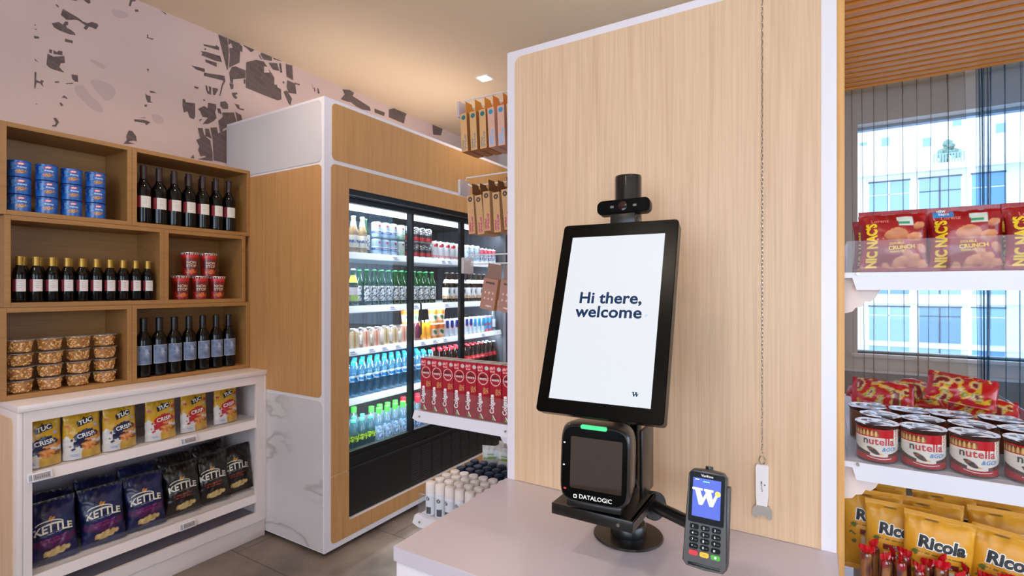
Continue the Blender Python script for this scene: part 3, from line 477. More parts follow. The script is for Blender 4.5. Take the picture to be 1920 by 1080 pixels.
# black machine compartment with grille
IY0 = 2.0; IY1 = 3.79
b = MB(); b.box(-2.36, IY0, .143, -2.335, IY1, .45); b.box(-2.415, IY0, .44, -2.315, IY1, .492); b.box(-2.345, IY0, .425, -2.312, IY1, .436, 1)
b.build('machine_cover', [BLACK, mat('dark_metal_lip', '#3a3a3e', .3, .5)], r, smooth=False)
g = MB()
for i in range(15):
    for j in range(11):
        y = 2.55+j*.11; z = .165+i*.0155
        if y < 3.75: g.prism([(y, z), (y+.085, z), (y+.092, z+.007), (y+.007, z+.007)], 0, -2.335, -2.333)
g.build('grille', mat('grille_grey', '#2e2e31', .4), r, smooth=False)
# inner cabinet
INN = mat('fridge_liner', '#17181c', .5); LIN2 = mat('fridge_side_liner', '#3a3d45', .5)
b = MB(); b.box(-3.16, IY0-.02, .44, -3.14, IY1+.02, 2.04); b.box(-3.14, IY0-.02, 2.0, -2.40, IY1+.02, 2.04); b.box(-3.14, IY0-.02, .40, -2.46, IY1+.02, .444, 2)
b.box(-3.14, IY0-.02, .444, -2.36, IY0-.004, 2.0, 1); b.box(-3.14, IY1+.004, .444, -2.36, IY1+.02, 2.0, 1); b.build('liner', [INN, LIN2, WHITE2], r, smooth=False)
# header, door frames, mullions
b = MB(); b.box(-2.40, IY0, 1.992, -2.308, IY1, 2.039); b.box(-2.312, IY0, 2.003, -2.306, IY1, 2.007, 1); b.box(-2.36, IY0, 1.965, -2.325, IY1, 1.992); MB().box(-2.36, IY0, .492, -2.325, IY1, .52).build('door_track', BLACK, r, smooth=False)
b.build('door_track', [BLACK, mat('track_edge', '#8f8f94', .3, .8)], r, smooth=False)
def fdoor(y0, y1, x, lw, rw, hy):
    d = MB(); d.box(x-.012, y0, .52, x+.012, y0+lw, 1.965, bev=.002); d.box(x-.012, y1-rw, .52, x+.012, y1, 1.965, bev=.002)
    o = d.build('door', BLACK, r, smooth=False)
    g = MB(); g.box(x-.003, y0+lw, .52, x+.003, y1-rw, 1.965); g.build('glass_pane', PANE, o, smooth=False)
fdoor(2.0, 2.552, -2.345, .006, .022, 0); fdoor(2.530, 3.09, -2.322, .022, .03, 0); fdoor(3.095, 3.785, -2.345, .05, .006, 0)
b = MB(); b.tube([(-2.305, 2.60, 1.38), (-2.292, 2.60, 1.36), (-2.292, 2.60, 1.16), (-2.305, 2.60, 1.14)], .006); b.build('door_handle', BLACK, r)
# shelves
SZ = {1: 1.684, 2: 1.358, 3: 1.098, 4: .800, 5: .444}
for k in (1, 2, 3, 4):
    z = SZ[k]; s = MB(); s.box(-3.13, IY0, z-.018, -2.425, IY1, z-.002); o = s.build('shelf', mat('wire_shelf', '#c9ced6', .35, .3), r, smooth=False)
    q = MB(); q.prism([(-2.425, z-.002), (-2.418, z+.004), (-2.405, z-.036), (-2.412, z-.040)], 1, IY0, IY1); q.build('price_rail', mat('price_rail_white', '#eef0f6', .35), o, smooth=False)
    q = MB(); q.box(-2.47, IY0+.03, z-.026, -2.452, IY1-.03, z-.020); q.build('light_strip', LED, o, smooth=False)
q = MB(); q.box(-2.45, IY0+.01, 1.945, -2.432, IY1-.01, 1.985); q.build('light_strip', LED, r, smooth=False)
tag(r, 'tall drinks fridge in oak and marble cladding with lit glass doors', 'fridge')
rnd = random.Random(8)
for k, ys in ((1, (2.48, 2.60, 2.98, 3.05)), (2, (2.45, 2.68, 3.02)), (3, (2.12, 2.27, 2.38, 2.50, 2.62, 2.75, 2.88, 3.0, 3.22, 3.5)), (4, (3.3,))):
    for i, y in enumerate(ys):
        z = SZ[k]-.019; o = empty('price_card'); o.location = (-2.4035, y, z); o.rotation_euler = (0, -.32, 0)
        b = MB(); b.box(0, -.03, -.016, .0015, .03, .016); b.build('card', mat('card_white', '#e9e9f1', .6), o, smooth=False)
        b = MB(); b.box(.0015, -.022, -.002, .002, .012, .008); b.box(.0015, -.022, -.011, .002, .022, -.006); b.build('print', mat('card_print', '#9aa0ba', .6), o, smooth=False)
        tag(o, '%s white price card on the %s shelf rail of the drinks fridge' % (nth(i, len(ys)) if len(ys) > 1 else 'only', ORD[k-1]), 'price card', 'price cards on the fridge shelf rails')
for k, zz, p in ((1, 1.94, 22), (2, 1.655, 20), (3, 1.33, 19), (4, 1.07, 20), (5, .772, 22)):
    area('fridge_led', (-2.43, 2.9, zz), (0, math.radians(42), 0), .03, 1.72, p, (.86, .94, 1))
# ================================================================ gondola with end panel, core and side shelves
r = gond = empty('gondola_shelving'); r.location = (0, 0, 0)
GX0 = -.733; GX1 = .028
b = MB(); b.box(GX0, 1.183, 0, GX1, 1.203, 2.114, bev=.002); b.build('end_panel', WHITE, r)
b = MB(); P = rrect(GX0+.026, .97, GX1-.026, 2.094, .018)
b.prism([(GX0+.026, .951), (GX1-.026, .951), (GX1-.026, 2.094)]+[(GX0+.026+.02-.02*math.sin(t), 2.094-.02+.02*math.cos(t)) for t in (0, .4, .8, 1.2, 1.57)], 1, 1.180, 1.1829); b.build('oak_inlay', OAKV, r)
b = MB(); b.box(GX0+.003, 1.2035, 0, .0275, 1.235, 2.114, bev=.001); b.box(GX0+.02, 1.235, 0, .02, 2.0, 2.08); b.box(GX0+.003, 2.0, 0, .041, 2.03, 2.10)
b.build('core', [WHITE], r, smooth=False)
b = MB(); b.box(.0285, 1.2036, 0, .0415, 1.2345, 2.116); b.build('oak_upright', wood('oak_edge', '#dba45e', '#c98f4b', 2), r, smooth=False)
RS = {1: 1.502, 2: 1.124, 3: .75}; LS = {1: 1.083, 2: .75}
def bracket(x0, x1, z, m=WHITE2):   # scalloped end bracket
    s = 1 if x1 > x0 else -1; W_ = abs(x1-x0)
    P = [(0, -.002), (.064, -.002), (.060, -.024), (.052, -.040), (.044, -.048), (.036, -.047), (.030, -.058), (.020, -.060), (.014, -.068), (0, -.072)]
    return MB().prism([(x0+s*a, z+b_) for a, b_ in P], 1, 1.240, 1.2425)
for z in RS.values():
    s = MB(); s.box(.042, 1.243, z-.036, .415, 1.99, z-.001); s.prism([(.042, z-.001), (.415, z-.001), (.415, z-.036), (.062, z-.036), (.055, z-.012), (.042, z-.012)], 1, 1.220, 1.2395); o = s.build('shelf', WHITE2, r, smooth=False)
    bracket(.042, .3, z-.012).build('bracket', mat('bracket_cream', '#e8d6cf', .5), o, smooth=False)
    hh = .062 if z > 1.2 else .05
    a = MB(); a.box(.046, 1.222, z, .41, 1.2245, z+hh); a.box(.407, 1.225, z, .41, 1.985, z+.06); a.box(.046, 1.985, z, .41, 1.9875, z+.075); a.box(.046, 1.225, z, .0475, 1.985, z+.06)
    a.build('acrylic_fence', ACR, o, smooth=False)
    MB().lathe([(.003, 0), (.003, .006)], 8, M=Matrix.Translation((.064, 1.2195, z-.004)) @ Matrix.Rotation(PI/2, 4, 'X')).build('screw', CHROME, o)
for z in LS.values():
    s = MB(); s.box(-1.095, 1.243, z-.036, -.735, 1.99, z-.001); s.prism([(-.735, z-.001), (-1.102, z-.001), (-1.112, z-.028), (-1.09, z-.036), (-.735, z-.036)], 1, 1.220, 1.2395); o = s.build('shelf', WHITE2, r, smooth=False)
    bracket(-.735, -1.0, z-.012).build('bracket', WHITE2, o, smooth=False)
    a = MB(); a.box(-1.09, 1.222, z, -.74, 1.2245, z+.07); a.box(-1.09, 1.225, z, -1.0875, 1.985, z+.07); a.box(-1.09, 1.985, z, -.74, 1.9875, z+.07)
    a.build('acrylic_fence', ACR, o, smooth=False)
    for x in (-1.08, -.76): MB().lathe([(.003, 0), (.003, .004)], 8, M=Matrix.Translation((x, 1.2195, z-.018)) @ Matrix.Rotation(PI/2, 4, 'X')).build('screw', CHROME, o)
tag(r, 'white gondola shelving with a tall oak-faced end panel behind the counter', 'shelving')
# ================================================================ checkout counter
r = empty('checkout_counter'); r.location = (0, 0, 0)
b = MB(); b.box(-.736, .751, .920, .030, 1.182, .950, bev=.0015, seg=1); b.build('worktop', mat('counter_top', '#cbc2cc', .28), r)
b = MB(); b.box(-.732, .756, .02, .026, 1.18, .9195, bev=.002); b.build('body', WHITE, r)
b = MB(); b.prism(rrect(-.70, .06, -.006, .885, .03), 1, .752, .7558); b.build('front_inlay', OAKV, r)
b = MB(); b.prism(rrect(.80, .06, 1.14, .885, .03), 0, -.7355, -.7322); b.build('side_inlay', OAKV, r)
b = MB(); b.box(-.72, .77, 0, .014, 1.17, .0199); b.build('plinth', BLACK, r, smooth=False)
tag(r, 'white checkout counter holding the kiosk screen, scanner and card terminal', 'counter')
# ================================================================ kiosk: pole, monitor, camera
r = empty('kiosk_stand'); r.location = (-.345, 1.04, .950)
b = MB(); b.lathe([(.070, 0), (.072, .002), (.070, .005), (.040, .006)], 48); b.build('base_plate', BLKM, r)
b = MB(); b.lathe([(.036, .006), (.037, .010), (.037, .026), (.034, .03), (.0285, .031)], 32); b.build('collar', BLKM, r)
b = MB(); b.lathe([(.0275, .031), (.0275, .750), (.0265, .7545)], 40); b.build('pole', mat('pole_black', '#141210', .22, .3, coat=.4), r)
b = MB(); b.box(-.085, -.185, .113, .07, -.035, .118, bev=.001); b.box(-.085, -.188, .098, .07, -.182, .1185, bev=.001); b.box(.064, -.182, .098, .070, -.04, .118)
b.box(.050, -.085, .118, .056, -.01, .248, bev=.001); b.box(-.02, -.055, .06, .02, -.02, .113); b.build('scanner_shelf', BLKM, r)
b = MB(); b.lathe([(.003, 0), (.003, .003)], 10, M=Matrix.Translation((.045, -.188, .108)) @ Matrix.Rotation(PI/2, 4, 'X')); b.build('screw', CHROME, r)
b = MB(); b.tube([(.022, -.018, .092), (.085, -.055, .094), (.150, -.100, .100), (.188, -.118, .112)], .012, 14); b.build('terminal_arm', BLKM, r)
b = MB(); b.tube([(.040, -.0285, .092), (.062, -.0415, .093)], .022, 20); b.tube([(.064, -.0427, .093), (.071, -.047, .094)], .027, 20); b.build('arm_clamp', BLKM, r)
b = MB(); b.box(-.03, -.105, .42, .03, -.02, .49, bev=.004); b.build('monitor_mount', BLKM, r)
tag(r, 'black steel kiosk pole on a round base plate bolted to the counter', 'stand')
r = empty('touchscreen_monitor'); r.matrix_world = frame((-.3346, .893, 1.423), (.998, .062, 0), (.055, -.925, .375)); SM = Matrix.Scale(.94, 4)
w, h = .2435, .4045
b = MB(SM); P = rrect(-w/2, -h/2, w/2, h/2, .008); b.prism(P, 1, .002, .030); b.prism(rrect(-w/2+.001, -h/2+.001, w/2-.001, h/2-.001, .008), 1, 0, .002); b.build('housing', BLKG, r, ang=30)
WP = [(-1, 1), (-.22, 1), (-.22, .76), (-.40, .70), (-.18, -.18), (.06, .55), (-.02, .76), (-.10, .76), (-.10, 1), (.62, 1), (.62, .76), (.44, .70), (.58, -.18), (.78, .40), (1.0, .52), (.62, -1), (.36, -1), (.10, .02), (-.20, -1), (-.46, -1), (-.78, .70), (-1, .76)]
def scr_mat():
    m = mat('lit_screen', '#060606', .35, spec=.2, emit=(.90, .94, 1), es=1.0); return m
b = MB(SM); b.box(-.0972, -.0012, -.1755, .0972, .0005, .1705, 0)
sf = lambda x, z: (x, -.0015, z)
lm = mat('screen_text_navy', '#08203f', .4, emit=srgb('#0f3358'), es=.6, spec=.15)
for q, (ex, ez) in enumerate(((-.0004, 0), (.0004, 0), (0, -.0003), (0, .0003))):
    sq = lambda x, z, o=q: (x, -.0015-.00006*o, z)
    b.text('Hi there,', -.0635+ex, .031+ez, .0335, 1, sq, bold=.016, align='LEFT', sx=1.03, space=1.02); b.text('welcome', -.0665+ex, .0015+ez, .0335, 1, sq, bold=.016, align='LEFT', sx=1.06, space=1.03)
b.poly([(.0745+.0028*math.cos(t*.5), -.003+.0028*math.sin(t*.5)) for t in range(13)], 2, sf)
b.poly([(.068+x*.0062, -.153+z*.0042) for x, z in WP], 1, sf)
b.build('screen', [scr_mat(), lm, mat('screen_dot', '#8fa5c4', .3, emit=srgb('#8fa5c4'), es=.9)], r, smooth=False)
tag(r, 'black portrait touchscreen with a white greeting page tilted back on the pole', 'monitor')
r = empty('webcam'); r.matrix_world = frame((-.334, .975, 1.632), (.995, .09, .02), (.06, -.99, .12)) @ Matrix.Scale(1.13, 4)
b = MB(); P = rrect(-.047, -.013, .047, .013, .010, 6); b.prism(P, 1, 0, .016); b.prism(rrect(-.044, -.0105, .044, .0105, .009, 6), 1, -.002, 0); b.build('body', BLKG, r, ang=50)
b = MB(); M_ = Matrix.Rotation(PI/2, 4, 'X'); b.lathe([(.008, .002), (.008, .0035), (.006, .0038)], 20, M=M_); [b.box(x, -.0026, -.0022, x+.006, -.0021, .0018, 1) for x in (-.022, .018)]; b.build('lens', [mat('lens_glass', '#2a1210', .05), INK_GR], r)
b = MB(); b.box(-.022, -.004, -.032, .022, .012, -.0135, bev=.002); b.box(-.018, .010, -.026, .024, .030, -.018, bev=.001); b.build('clip', BLACK, r)
tag(r, 'black webcam clipped on top of the touchscreen monitor', 'webcam')
r = empty('barcode_scanner'); r.matrix_world = frame((-.345, .853, 1.153), (.985, .14, -.015), (.14, -.985, .045))
def squircle(w, h, k, n=40):
    return [(w/2*math.copysign(abs(math.cos(t))**(2/k), math.cos(t)), h/2*math.copysign(abs(math.sin(t))**(2/k), math.sin(t))) for t in [2*PI*i/n for i in range(n)]]
b = MB(); V = []; n = 48
lay = [(0, .125, .140, 6), (-.004, .119, .134, 6), (.012, .131, .145, 6), (.05, .129, .142, 5), (.078, .116, .13, 4)]
lay = [lay[1], lay[0], lay[2], lay[3], lay[4]]
for (yy, ww, hh, kk) in lay: V += [(x, yy, z) for x, z in squircle(ww, hh, kk, n)]
F = [(j*n+i, (j+1)*n+i, (j+1)*n+(i+1) % n, j*n+(i+1) % n) for j in range(len(lay)-1) for i in range(n)]+[list(range(n)), list(range(4*n, 5*n))[::-1]]
b.add(V, F); b.build('housing', mat('scanner_shell', '#2a2522', .3, coat=.3), r, ang=60)
b = MB(); b.prism(squircle(.118, .132, 6, 40), 1, -.0046, -.0038)
f_ = lambda x, z: (x, -.0052, z)
b.text('DATALOGIC', .004, -.0575, .0105, 1, f_, bold=.015); b.poly(rrect(-.036, -.0615, -.0295, -.0545, .002), 1, f_); b.poly(rrect(-.0345, -.0598, -.031, -.0562, .001), 0, lambda x, z: (x, -.0054, z))
for z in (.035, -.005): b.poly([(-.055+.0022*math.cos(k), z+.0016*math.sin(k)) for k in range(6)], 1, f_)
b.poly([(-.052+.003*math.cos(k), -.047+.002*math.sin(k)) for k in range(6)], 2, f_); b.build('bezel', [BLKG, INK_W, INK_R], r)
b = MB(); b.prism(rrect(-.043, -.044, .050, .048, .003), 1, -.0052, -.0046); b.build('scan_window', mat('scan_glass', '#2e2420', .04, .0, spec=1, coat=1), r)
b = MB(); b.prism(rrect(-.026, .063, .022, .070, .003), 1, -.0050, .006); b.build('status_light', mat('status_green', '#3fc47c', .4, emit='#3fd486', es=.7), r)
b = MB(); b.box(-.050, -.001, -.0800, .050, .07, -.066, bev=.003); b.build('foot', BLACK, r)
tag(r, 'black presentation barcode scanner with a green light below the touchscreen', 'scanner')
r = empty('card_terminal'); r.matrix_world = frame((-.1555, .850, 1.101), (.999, .04, -.012), (.036, -.985, .20))
w, h = .0625, .150
b = MB(); V = []
P0 = [(-w/2+.002, h/2-.008), (-w/2+.008, h/2-.001), (0, h/2+.001), (w/2-.008, h/2-.001), (w/2-.002, h/2-.008), (w/2, 0), (w/2+.002, -h/2+.008), (w/2-.004, -h/2+.001), (0, -h/2-.001), (-w/2+.004, -h/2+.001), (-w/2-.002, -h/2+.008), (-w/2, 0)]
for yy, q in ((0, .95), (.004, 1), (.022, 1), (.028, .92)): V += [(x*q, yy, z*(1-(1-q)*.5)) for x, z in P0]
n = 12; F = [(j*n+i, j*n+(i+1) % n, (j+1)*n+(i+1) % n, (j+1)*n+i) for j in range(3) for i in range(n)]+[list(range(n))[::-1], list(range(3*n, 4*n))]
b.add(V, F); b.box(w/2-.004, .004, -h/2+.01, w/2+.003, .024, h/2-.02, bev=.002); b.build('housing', mat('terminal_grey', '#45403d', .35), r, ang=35)
b = MB(); b.prism(rrect(-w/2+.0045, -.006, w/2-.0045, h/2-.004, .003), 1, -.0012, .0005); f_ = lambda x, z: (x, -.0014, z); b.text('Verifone', 0, h/2-.0083, .0052, 1, f_, bold=.02); b.build('bezel', [BLKG, INK_W], r)
b = MB(); b.box(-.0212, -.0018, .0035, .0212, -.0012, h/2-.0125, 0); f_ = lambda x, z: (x, -.0021, z)
b.poly([(-.002+x*.0195, .0345+z*.0125) for x, z in WP], 1, f_)
b.poly([(.0168+.0042*math.cos(t*.4), .0425+.0042*math.sin(t*.4)) for t in range(16)], 2, lambda x, z: (x, -.0024, z))
b.box(-.018, -.0021, h/2-.0155, -.012, -.0018, h/2-.0145, 1); b.box(-.006, -.0021, h/2-.0178, .004, -.0018, h/2-.0163, 3)
b.build('display', [mat('blue_screen', '#0a2fb0', .1, emit='#0c37c0', es=.4), mat('screen_white', '#ffffff', .2, emit=(1, 1, 1), es=.9), mat('screen_yellow', '#e6dc28', .2, emit='#e6dc28', es=.8), mat('screen_cyan', '#5fc8ff', .2, emit='#5fc8ff', es=.8)], r, smooth=False)
lab = ['1', '2', '3', '4', '5', '6', '7', '8', '9', '*', '0', '#']
for i in range(15):
    q, p = divmod(i, 3); x = (p-1)*.0165; z = -.0125-q*.0098
    k = MB(); k.prism(rrect(x-.0068, z-.0037, x+.0068, z+.0037, .0028), 1, -.0022, .0005)
    f_ = lambda a, c: (a, -.0024, c)
    if i < 12: k.text(lab[i], x-.002, z, .0052, 1, f_, bold=.01); 
    if i < 12 and i not in (0, 11): [k.box(x+.0010+.0014*j, -.0024, z-.0004, x+.0019+.0014*j, -.0022, z+.0006, 2) for j in range(3)]
    if i == 13: k.text('<', x, z, .005, 3, f_)
    if i == 14: k.poly([(x+.0018*math.cos(t*.6), z+.0018*math.sin(t*.6)) for t in range(11)], 1, f_)
    k.build('key', [BLKG if i < 12 else (mat('key_red', '#d8141e', .35), mat('key_yellow', '#f0bc1c', .35), mat('key_green', '#4fae2e', .35))[i-12], INK_W, INK_GR, INK_K], r, smooth=False)
b = MB(); b.box(-.024, -.0012, -h/2+.0045, .024, .0006, -h/2+.0085, bev=.0004); b.build('card_slot', BLACK, r)
b = MB(); b.box(-.02, .028, -.02, .02, .045, .03, bev=.003); b.lathe([(.006, .03), (.006, .08)], 12, M=Matrix.Translation((0, .02, 0))); b.build('mount', BLKM, r)
tag(r, 'grey card payment terminal with blue screen and keypad on the side arm', 'card terminal')
# ================================================================ bottle opener on a chain
r = empty('bottle_opener'); r.location = (-.103, 1.174, .99)
b = MB(); z = .135; k = 0
while z < 1.10:
    a = k*PI/2+PI/4; M_ = Matrix.Translation((0, 0, z)) @ Matrix.Rotation(a, 4, 'Z')
    b.tube([(0, 0, z), (.0012*math.cos(a), .0012*math.sin(a), z+.002), (0, 0, z+.0045)], .0011, 4); z += .0042; k += 1
b.build('chain', CHROME, r)
b = MB(); b.tube([(.007*math.cos(t*.5)*.8, 0, .122+.009*math.sin(t*.5)) for t in range(13)], .0011, 6); b.build('ring', CHROME, r)
b = MB(); P = [(-.0105, .028), (.0095, .028), (.0115, .05), (.012, .108), (.0095, .113), (-.0105, .112), (-.012, .107), (-.0115, .05)]; b.prism(P, 1, -.004, .004)
f_ = lambda x, z: (x, -.0043, z); b.text('Mercure', -.0005, .068, .0062, 1, f_, rot=-PI/2+.1, bold=.01); b.poly([(.005+.0018*math.cos(t), .072+.0018*math.sin(t)) for t in range(6)], 1, f_); b.build('handle', [mat('opener_white', '#f4eeee', .35), INK_GR], r)
b = MB(); b.prism([(-.012, .028), (-.018, .019), (-.018, .003), (-.014, .0), (-.010, .0), (-.010, .006), (.010, .006), (.010, .0), (.014, 0), (.018, .003), (.018, .019), (.012, .028)], 1, -.0012, .0012); b.build('steel_head', CHROME, r)
tag(r, 'white handled bottle opener hanging on a metal chain against the oak panel', 'bottle opener')
# ================================================================ product helpers
def C(h): return srgb(h)
def nz(x, z, s=1, o=0): return noise.noise(Vector((x*s+o, z*s-o, o*.7)))
def inell(x, z, cx, cz, rx, rz, rot=0, rough=0, sc=60):
    c, q = math.cos(rot), math.sin(rot); a = (x-cx)*c+(z-cz)*q; b = -(x-cx)*q+(z-cz)*c
    return (a/rx)**2+(b/rz)**2 < 1+rough*nz(x, z, sc, cx*40)*2
def inrect(x, z, cx, cz, rx, rz, rot=0, rough=0, sc=60):
    c, q = math.cos(rot), math.sin(rot); a = (x-cx)*c+(z-cz)*q; b = -(x-cx)*q+(z-cz)*c
    k = rough*nz(x, z, sc, cz*30); return abs(a) < rx+k and abs(b) < rz+k
def mixc(a, b, t): t = max(0, min(1, t)); return tuple(x*(1-t)+y*t for x, y in zip(a, b))
def bag(name, w, h, t, paint, deco=None, gusset=False, nu=44, nzz=56, seed=0, mats=None, wr=.0035, parent=None, crimp=.009, pinch=.05):
    """a crimped foil bag: printed skin on a closed cushion, x across, z up, print on -y"""
    def T(z):
        u = min(1, max(0, z/h))
        if gusset: return t*(1-u**2.2)**.75 if u < 1 else 0
        e = min(max((z-crimp)/(h*.33), 0), 1)*1.0; f = min(max((h-crimp-z)/(h*.33), 0), 1)
        return t*math.sin(e*PI/2)**.8*math.sin(f*PI/2)**.8
    def surf(x, z, side):
        u = z/h; ww = w*(1-pinch*math.sin(PI*u)) if not gusset else w*(1-.05*u)
        s_ = min(1, abs(2*x/w)); th = T(z)/2*(1-s_**2.6)**.62
        d = wr*(nz(x, z, 22, seed)+.6*nz(x, z, 55, seed+3))*min(1, th/.004+.15)
        d += wr*.8*math.sin((x+.3*nz(x, z, 8, seed)*.1)*240)*max(0, 1-abs(h-z)/(h*.22))*min(1, th/.003+.05)
        lean = .006*math.sin(u*2+seed)
        return (x*ww/w+.002*nz(z, 1, 30, seed+side), side*(th+d)+lean, z)
    V = []; CC = []; F = []
    for j in range(nzz+1):
        z = h*j/nzz
        for i in range(nu+1):
            x = -w/2+w*i/nu; V.append(surf(x, z, -1)); CC.append(paint(x, z))
        for i in range(nu-1, 0, -1):
            x = -w/2+w*i/nu; V.append(surf(x, z, 1)); CC.append(paint(-x, z))
    n = 2*nu
    for j in range(nzz):
        for i in range(n): F.append((j*n+i, j*n+(i+1) % n, (j+1)*n+(i+1) % n, (j+1)*n+i))
    F.append(list(range(n))[::-1]); F.append(list(range(nzz*n, (nzz+1)*n)))
    b = MB(); b.add(V, F, 0, CC)
    def fm(x, z, off=.0012):
        p = surf(max(-w/2, min(w/2, x)), z, -1); return (p[0], p[1]-off, p[2])
    if deco: deco(b, fm)
    o = b.build(name, mats or [PR, INK_W, INK_K, INK_Y, INK_R, INK_N, INK_B, INK_G], parent, ang=80)
    if hasattr(o, 'data'): o['kind_mesh'] = 1; del o['kind_mesh']
    return o
def cyl_map(r, z0=0):
    return lambda x, z, off=.0006: ((r+off)*math.sin(x/r), -(r+off)*math.cos(x/r), z+z0)
def up(f): return Kind(*f)
RZL = PI/2      # faces +x (left wall, fridge)
# ================================================================ oak shelf contents
# blue nut tins
def tin():
    o = empty('nut_tin'); R = .0395; H = .0725
    navy = C('#123a86'); blue = C('#1f66b8'); lt = C('#6fa6dc')
    def paint(a, z, r):
        x = a*R
        if z < .003 or z > H-.005: return C('#0c2a66')
        if abs(a) > 2: return navy
        if inell(x, z, .001, .0245, .021, .0085, .12, .5, 130): return C('#c9976a') if nz(x, z, 260) > -.05 else C('#7d4d30')
        if inell(x, z, .002, .058, .0135, .0062, .15): return C('#d82532')
        if inrect(x, z, .006, .044, .017, .003, 0, .004, 300): return lt
        if x < -.016 and z > .03: return C('#4b86c4') if nz(x, z, 60) > 0 else navy
        return mixc(navy, blue, .5+nz(x, z, 40)+.3)
    b = MB(); prof = [(R-.001, 0)]+[(R, .001)]+[(R, .001+i*(H-.004)/34) for i in range(1, 35)]+[(R-.001, H-.001)]
    b.lathe(prof, 72, 0, paint); fm = cyl_map(R)
    b.text('ültje', .002, .0585, .0105, 1, fm, bold=.03, rot=.12, step=.004); b.text('Erdnüsse', .006, .044, .0085, 1, fm, bold=.01, step=.004, shear=.1)
    b.build('can', [PRM, INK_W], o, ang=60)
    b = MB(); b.lathe([(R+.0008, H-.006), (R+.0012, H-.001), (R-.001, H+.0012), (R-.004, H), (R-.006, H)], 48); b.build('lid', mat('lid_blue', '#1b4f9e', .25, coat=.3), o); return o
K = Kind(tin, 'tin')
for i, y in enumerate((.795, .887, .979, 1.071)):
    for j in range(3):
        K.put((-3.045+.006*(i % 2), y, SB[1]+j*.0755), RZL+.06*math.sin(i*5+j*3)-.15, 'blue peanut tin, %s layer, %s column' % (('bottom', 'middle', 'top')[j], nth(i, 4)), 'blue nut tins on the oak shelf')
def wine(kind):
    def f():
        o = empty('wine_bottle'); R = .037; H = .298
        if kind == 'C': prof = [(.030, 0), (.0355, .003), (.037, .012), (.037, .172), (.0355, .186), (.028, .203), (.018, .218), (.0148, .232), (.0145, .298)]; H = .298
        elif kind == 'B': prof = [(.022, 0), (.025, .003), (.0262, .008), (.0262, .118), (.0250, .132), (.0195, .148), (.0135, .160), (.0122, .168), (.0122, .203)]; R = .0262; H = .205
        else: prof = [(.030, 0), (.035, .003), (.0357, .012), (.0357, .180), (.0348, .194), (.028, .213), (.018, .230), (.0155, .242), (.0155, .305)]; R = .0357; H = .305
        b = MB(); b.lathe(prof, 40); b.build('glass', mat('wine_glass', '#050605', .1, spec=.35), o, ang=50)
        if kind == 'C':
            b = MB(); b.lathe([(.0152, .232), (.0152, .296), (.0158, .2965), (.0158, .3005), (.014, .302)], 24); b.build('capsule', mat('capsule_dark', '#2c1c1e', .3), o)
            def pt(a, z, r): return C('#7d1420') if a < -.38 else (C('#d9d3cc') if a < .85 else C('#0c0a09'))
            z0, z1 = .080, .140
        elif kind == 'B':
            b = MB(); b.lathe([(.0129, .163), (.0129, .196), (.0137, .1965), (.0137, .203), (.012, .2045)], 24); b.build('capsule', mat('capsule_gold', '#b08a3c', .35, .6), o)
            def pt(a, z, r): return C('#7c1a2c') if a < -.42 else (C('#dcd2cf') if a < .92 else C('#0c0a09'))
            z0, z1 = .048, .102
        else:
            b = MB(); b.lathe([(.0164, .235), (.0164, .305), (.0145, .307)], 24); b.build('capsule', mat('capsule_black', '#0d0e12', .3), o)
            def pt(a, z, r):
                if abs(a) > 1.05: return C('#0b0b0c')
                if abs(a) > .98 or z < .068 or z > .160: return C('#b9bfcc')
                x = a*R; d = inell(x, z, .004, .128, .010, .016, .2, .9, 160)
                return C('#9fabc2') if d else mixc(C('#57637f'), C('#7484a5'), .5+nz(x, z, 50))
            z0, z1 = .065, .163
        lp = []; n = 26; a0, a1 = (-.95, .9) if kind != 'G' else (-1.05, 1.05)
        for q in range(n+1): 
            for p in range(33):
                a = a0+(a1-a0)*p/32; z = z0+(z1-z0)*q/n; lp.append((a, z))
        V = [((R+.0006)*math.sin(a), -(R+.0006)*math.cos(a), z) for a, z in lp]; CC = [pt(a, z, R) for a, z in lp]
        F = [(q*33+p, q*33+p+1, (q+1)*33+p+1, (q+1)*33+p) for q in range(n) for p in range(32)]
        b = MB(); b.add(V, F, 0, CC); fm = cyl_map(R+.0006)
        if kind != 'G':
            zc = (z0+z1)/2
            for k, wd in enumerate((.016, .010, .018, .012)): b.add([fm(.004-wd/2+wd*i/4, zc+.016-k*.009+s_, .0004) for s_ in (0, .0011) for i in range(5)], [(i, i+1, i+6, i+5) for i in range(4)], 1)
        b.build('label', [PRP, INK_GR], o, smooth=True); return o
    return f
KC, KB, KG = Kind(wine('C'), 'wine bottle'), Kind(wine('B'), 'wine bottle'), Kind(wine('G'), 'wine bottle')
ys = (1.2735, 1.348, 1.422, 1.497, 1.572, 1.648, 1.723)
for i, y in enumerate(ys): KC.put((-3.030, y, SB[1]), RZL-.28+.05*math.sin(i*3), '%s front red wine bottle in the top oak box' % nth(i, 7), 'red wine bottles in the top right box')
for i, y in enumerate(ys[:6]): KC.put((-3.112, y+.035, SB[1]), RZL-.28, '%s wine bottle in the back row, top oak box' % nth(i, 6), 'red wine bottles in the top right box')
ys = [.791+.0556*i for i in range(10)]
for i, y in enumerate(ys): KB.put((-3.025, y, SB[2]), RZL-.3+.04*math.sin(i*2), '%s front gold-capped wine bottle, middle oak box' % nth(i, 10), 'gold-capped wine bottles in the middle box')
for i, y in enumerate(ys[:9]): KB.put((-3.085, y+.028, SB[2]), RZL-.3, '%s back row gold-capped bottle, middle oak box' % nth(i, 9), 'gold-capped wine bottles in the middle box')
ys = (1.274, 1.348, 1.422, 1.498, 1.573, 1.648, 1.722)
